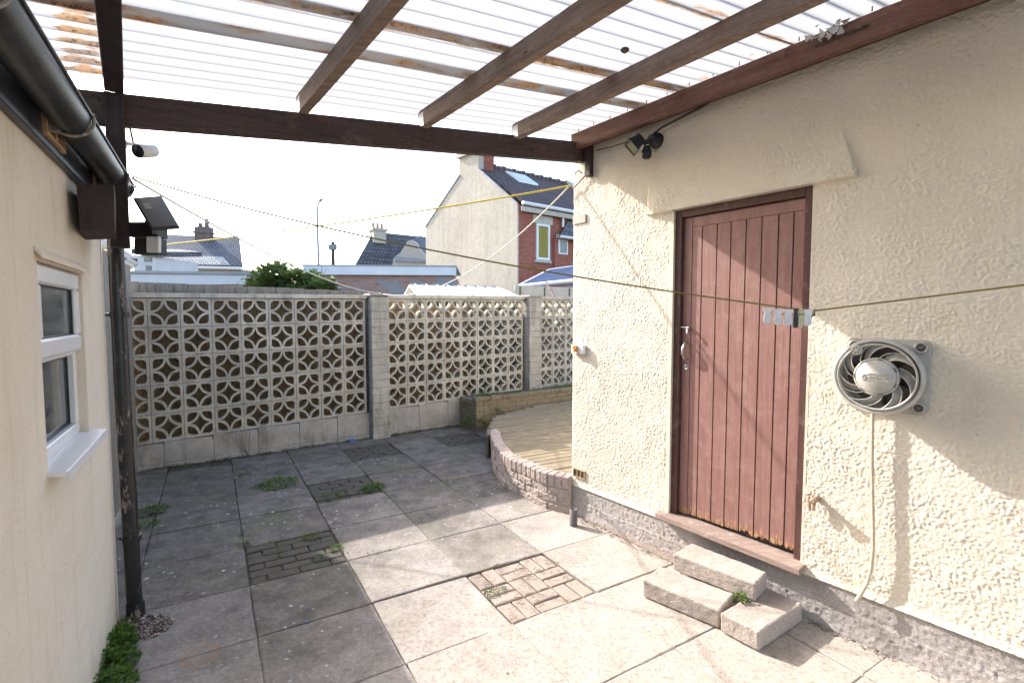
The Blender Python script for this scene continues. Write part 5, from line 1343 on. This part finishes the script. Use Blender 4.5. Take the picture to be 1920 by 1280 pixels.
# ---- blue roofed conservatory lean-to
cv = empty('lean_to', V(2, 15, 0), 'lean-to with pale blue roof and white edge in front of the red brick house', 'lean-to')
p = [at(974, 537, 14.5), at(1100, 524, 13.2), at(1100, 498, 16.5), at(1030, 508, 16.8)]
mb = MB(); mb.prism(p, Vector((0, 0, .06))); mb.build('roof', M['bluegrey'], cv)
mb = MB(); mb.tube([p[0], p[1]], .07, 6); mb.tube([p[0], p[3]], .07, 6); mb.tube([p[3], p[2]], .08, 6); mb.build('white_edging', M['palefascia'], cv)
mb = MB(); q0, q1 = p[0]+Vector((.15, .1, -.1)), p[1]+Vector((0, .1, -.1)); mb.prism([q0, q1, z_(q1, 0), z_(q0, 0)], Vector((.1, 2, 0))); mb.build('walls', M['greyfascia'], cv)
# ---- garage with brick wall and pale fascia
gg = empty('brick_garage', V(-4, 14, 0), 'flat roofed garage of patched old brick with long pale blue fascia', 'garage')
def quadwall(mb, x0, x1, y0l, y0r, y1l, y1r, Yl, Yr, th=.2):
    mb.prism([at(x0, y0l, Yl), at(x1, y0r, Yr), at(x1, y1r, Yr), at(x0, y1l, Yl)], Vector((0, th, 0)))
mb = MB(); a, b_, = at(560, 514, 12.6), at(852, 515, 14.2); mb.prism([z_(a, 0), z_(b_, 0), b_, a], Vector((-.2, 3, 0))); mb.build('wall', M['oldbrick'], gg)
mb = MB(); quadwall(mb, 568, 855, 499, 501, 514.5, 516, 12.5, 14.1, .08); mb.build('fascia', M['palefascia'], gg)
mb = MB(); a, b_ = at(566, 499, 12.5), at(856, 501, 14.1); mb.prism([a, b_, b_+Vector((-.2, 3.2, 0)), a+Vector((-.2, 3.2, 0))], Vector((0, 0, .05))); mb.build('roof', M['greyfascia'], gg)
# ---- white flat garage left
lg = empty('white_garage', V(-7, 12, 0), 'low flat roofed outbuilding with white fascia behind the left part of the fence', 'garage')
mb = MB(); a, b_ = at(225, 517, 11), at(457, 517, 12.5); mb.prism([z_(a, 0), z_(b_, 0), b_, a], Vector((-.3, 2.5, 0))); mb.build('wall', M['whiterender'], lg)
mb = MB(); quadwall(mb, 222, 460, 513, 515, 533, 533, 10.9, 12.4, .06); quadwall(mb, 392, 396, 516, 516, 534, 534, 11.95, 11.97, .03); mb.build('fascia', M['palefascia'], lg)
mb = MB(); a, b_ = at(221, 512, 10.85), at(461, 514.5, 12.35); mb.prism([a, b_, b_+Vector((-.3, 2.6, 0)), a+Vector((-.3, 2.6, 0))], Vector((0, 0, .06))); mb.build('roof', M['greyfascia'], lg)
# ---- far left house with slate roof
fh = empty('slate_roof_house', V(-18, 30, 0), 'distant grey house with a broad tiled roof and dark chimney at the left', 'house')
YA, YB = 27., 29.; e0, e1 = at(292, 499, YA), at(455, 502, YB); r0_, r1_ = at(285, 442, YA+3), at(449, 449, YB+3)
mb = MB(); mb.prism([e0, e1, r1_, r0_], Vector((0, .0, .12))); rfo = mb.build('roof', M['roofgrey'], fh)
lo0 = e0.lerp(r0_, .0)+Vector((0, -.02, .13)); m0 = e0.lerp(r0_, .30)+Vector((0, -.02, .13)); m1 = e1.lerp(r1_, .16)+Vector((0, -.02, .13)); lo1 = e1.lerp(e0, .22)+Vector((0, -.02, .13))
mb = MB(); mb.prism([lo0, e1.lerp(e0, .15)+Vector((0, -.02, .13)), e1.lerp(r1_, .24).lerp(e0.lerp(r0_, .3), .22)+Vector((0, -.02, .13)), m0], Vector((0, 0, .03))); mb.build('pale_tile_course', M['roofpale'], rfo)
bk0_, bk1_ = at(330, 502, YA+6.5), at(446, 502, YB+6.5)
mb = MB(); mb.prism([r0_, r1_, bk1_, bk0_], Vector((0, 0, .12))); mb.build('rear_roof', M['roofgrey'], fh)
mb = MB(); i0, i1 = e0+Vector((.1, .3, -.05)), e1+Vector((-.2, .3, -.05)); mb.prism([z_(i0, 0), z_(i1, 0), i1, i0], Vector((0, 5, 0))); mb.build('wall', M['greyrender'], fh)
mb = MB(); mb.tube([e0-Vector((0, .1, .02)), e1-Vector((0, .1, .02))], .07, 6); quadwall(mb, 308, 340, 501, 501, 512, 512, 26.9, 27.2, .05); mb.build('eaves_gutter', M['white'], fh)
mb = MB(); cb = at(383, 449, 30.8); cx0 = frame(z_(cb, 0), Vector((1, 0, 0)), Vector((0, 1, 0))); zc0 = cb.z; zc1 = at(383, 426, 30.8).z
mb.box(cx0, -.42, .42, -.3, .3, zc0-.5, zc1); mb.box(cx0, -.48, .48, -.36, .36, zc1-.42, zc1-.3); mb.lathe(z_(cb, zc1)+Vector((-.22, 0, 0)), (0, 0, 1), [(.13, 0), (.11, .25)], 10); mb.lathe(z_(cb, zc1)+Vector((.20, 0, 0)), (0, 0, 1), [(.13, 0), (.11, .5)], 10)
mb.build('chimney', simple('sooty_brick', (.16, .12, .11), .9, .3, 4, .2), rfo)
mb = MB(); mb.tube([at(305, 467, 26.9), at(307, 508, 26.9)], .07, 6); mb.build('rainwater_pipe', M['white'], fh)
# ---- small white extension further left
we = empty('white_extension', V(-18, 24, 0), 'small white rendered house side with square window at far left', 'house')
mb = MB(); a, b_ = at(250, 478, 22), at(292, 480, 22.5); mb.prism([z_(a, 0), z_(b_, 0), b_, a], Vector((0, 3, 0))); mb.build('wall', M['whiterender'], we)
mb = MB(); a, b_ = at(246, 466, 21.9), at(296, 472, 22.4); mb.prism([a, b_, b_+Vector((0, 3.2, .4)), a+Vector((0, 3.2, .4))], Vector((0, 0, -.25))); mb.build('roof', M['roofgrey'], we)
for x0, x1, y0, y1 in ((270, 284, 482, 491), (273, 283, 498, 507)):
    mb = MB(); mb.prism([at(x0, y0, 21.9), at(x1, y0, 21.9), at(x1, y1, 21.9), at(x0, y1, 21.9)], Vector((0, .05, 0))); o = mb.build('window', M['glass'], we)
# ---- neighbour's brick building seen between post and wall
nb_ = empty('brick_neighbour', V(-6, 7, 0), 'strip of red brick building with pale eaves seen behind the black downpipe', 'building')
mb = MB(); a, b_ = at(150, 488, 7), at(207, 494, 7.6); mb.prism([z_(a, 0), z_(b_, 0), b_, a], Vector((-2.2, 2, 0))); mb.build('wall', M['redbrick'], nb_)
mb = MB(); mb.prism([at(150, 430, 8), at(205, 452, 8.4), at(258, 492, 7.6), at(190, 486, 7.0)], Vector((0, 0, .06))); mb.build('roof', M['roofgrey'], nb_)
mb = MB(); mb.tube([at(190, 458, 7.3), at(256, 497, 7.5)], .05, 6); mb.tube([at(192, 470, 7.2), at(250, 502, 7.4)], .05, 6); mb.build('eaves', M['stone'], nb_)
# ---- far white gabled houses
wh = empty('white_gable_house', V(-10, 36, 0), 'distant white gabled house with grey roof and cluster of chimney pots', 'house')
Y1 = 34.; ap_ = at(699, 440, Y1); l_ = at(664, 503, Y1-1.5); r_ = at(740, 497, Y1+1.5); bkv = Vector((7.5, 5.5, 0))
mb = MB(); mb.prism([z_(l_, 0), z_(r_, 0), r_, ap_, l_], bkv.normalized()*.3); mb.build('gable_wall', M['whiterender'], wh)
mb = MB(); mb.prism([r_+Vector((.1, -.1, .05)), r_+bkv+Vector((0, 0, .05)), ap_+bkv+Vector((0, 0, .1)), ap_+Vector((0, 0, .1))], Vector((0, 0, .12))); mb.prism([l_, l_+bkv, ap_+bkv, ap_], Vector((0, 0, .12))); mb.build('roof', M['roofgrey'], wh)
mb = MB(); cf = frame(z_(ap_, 0), bkv.normalized(), Vector((-bkv.y, bkv.x, 0)).normalized()); z0 = ap_.z
mb.box(cf, -.1, .8, -.45, .45, z0-.6, z0+.25); mb.box(cf, -.2, .9, -.55, .55, z0+.25, z0+.42); wch = mb.build('chimney', M['stone'], wh)
for i in range(3):
    m2 = MB(); m2.lathe(cf(.05+i*.3, 0, z0+.42), (0, 0, 1), [(.11, 0), (.10, .35), (.12, .4)], 10); m2.build('chimney_pot', M['terracotta'], wch)
mb = MB(); q = bkv.normalized(); mb.prism([z_(r_+q*.3, 0), z_(r_+bkv, 0), r_+bkv-Vector((0, 0, .1)), r_+q*.3-Vector((0, 0, .1))], Vector((-.2, .3, 0))); mb.build('side_wall', M['whiterender'], wh)
ch_ = empty('curved_gable_house', V(-7, 32, 0), 'distant cream house with a small curved dormer gable behind the garage', 'house')
Y2 = 30.
mb = MB(); pts = [at(x, y, Y2) for x, y in ((735, 500), (738, 484), (750, 474), (758, 462), (764, 452), (771, 450), (778, 454), (785, 466), (795, 478), (802, 486), (806, 500))]
mb.prism([z_(pts[0], 0)]+pts+[z_(pts[-1], 0)], Vector((.1, .4, 0))); mb.build('gable_wall', M['stone'], ch_)
mb = MB(); mb.prism([at(741, 480, Y2-.1), at(800, 487, Y2-.1), at(800, 492, Y2-.1), at(741, 490, Y2-.1)], Vector((0, .1, 0))); mb.build('flashing', M['greyfascia'], ch_)
mb = MB(); mb.prism([at(771, 452, Y2+.45), at(806, 486, Y2+.45), at(812, 470, Y2+5), at(790, 444, Y2+5)], Vector((0, 0, .1))); mb.build('roof', M['roofgrey'], ch_)
# ---- street lamp and telegraph pole
sl_ = empty('street_lamp', at(596, 590, 38)-Vector((0, 0, at(596, 590, 38).z)), 'tall thin curved street lamp column against the pale sky', 'street lamp')
mb = MB(); b0 = at(597, 500, 38); mb.tube([z_(b0, 0), at(597, 480, 38), at(595, 420, 38), at(595, 392, 38), at(596.5, 383, 38), at(600, 377, 38)], [.11, .10, .08, .07, .06, .06], 8); mb.build('column', M['lamp'], sl_)
mb = MB(); mb.tube([at(599, 378, 38), at(604, 373, 38)], [.10, .13], 8); mb.build('lantern', M['lamp'], sl_)
tp_ = empty('telegraph_pole', at(624, 590, 30)-Vector((0, 0, at(624, 590, 30).z)), 'short dark wooden telegraph pole beside the street lamp', 'pole')
mb = MB(); b0 = at(624, 500, 30); mb.tube([z_(b0, 0), at(624, 453, 30)], [.15, .11], 8); mb.build('pole', M['bark'], tp_)
mb = MB(); mb.box(frame(at(624, 462, 30), Vector((1, 0, 0)), Vector((0, 1, 0))), -.2, .2, -.2, .15, -.2, .1); mb.build('fittings', M['lamp'], tp_)
w0 = at(626, 457, 30)
sagline('overhead_wire', w0, at(806, 476, 34), .5, .022, M['wire'], 'upper overhead wire from the telegraph pole to the far houses', 'wire')
sagline('overhead_wire', w0+Vector((0, 0, -.1)), at(735, 492, 33.7), .25, .018, M['wire'], 'lower overhead wire from the telegraph pole to the white gable', 'wire')
# ---- bush
bu = empty('conifer_bush', V(-5, 11, 0), 'rounded green bush rising behind the screen wall and fence', 'bush')
mb = MB(); dl = []; rb_ = random.Random(3)
lobes = []
for x, y, rr_ in ((492, 525, .42), (515, 512, .45), (538, 520, .45), (562, 528, .42), (585, 530, .4), (605, 535, .36), (475, 540, .3), (530, 545, .5), (575, 550, .45), (500, 550, .45), (612, 548, .3)):
    lobes.append((at(x, y+11, 11+rb_.uniform(-.4, .4)), rr_*.8))
for c, rr_ in lobes:
    for _ in range(300):        # drooping sprays
        v = Vector((rb_.gauss(0, 1), rb_.gauss(0, 1), rb_.gauss(0, 1))).normalized(); t = rb_.random()**.35; p = c+v*rr_*t
        d = (v*.8+Vector((rb_.uniform(-.4, .4), rb_.uniform(-.4, .4), rb_.uniform(-.5, .4)))).normalized(); L_ = rb_.uniform(.10, .20); tone = max(0, min(1, .35+.5*v.z*t+rb_.uniform(-.25, .25)))  # lobe tops lighter, undersides darker: light put into the leaf colour
        for k in range(7):
            q = p+d*L_*k/7-Vector((0, 0, .05*(k/7)**2)); for_s = 1 if k % 2 else -1
            sd2 = d.cross(Vector((0, 0, 1))).normalized()*for_s; e = q+(d*.5+sd2*.8+Vector((0, 0, rb_.uniform(-.3, .1)))).normalized()*rb_.uniform(.07, .12); wv = d*.024
            mb.add([q-wv, q+wv, e], [(0, 1, 2)]); dl += [tone]*3
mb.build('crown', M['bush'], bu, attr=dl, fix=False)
mb = MB(); c = at(540, 560, 11); mb.tube([z_(c, 0), z_(c, 1.2), z_(c+Vector((.1, 0, 0)), 1.9)], [.09, .07, .04], 8)
for x in (490, 515, 565, 600): mb.tube([z_(c, 1.1), at(x, 535, 11)], [.035, .012], 6)
mb.tube([at(596, 540, 11), at(604, 505, 11), at(602, 495, 11)], [.012, .006, .003], 5); mb.tube([at(604, 515, 11), at(614, 503, 11)], [.006, .003], 5)
mb.build('trunk', M['bark'], bu)
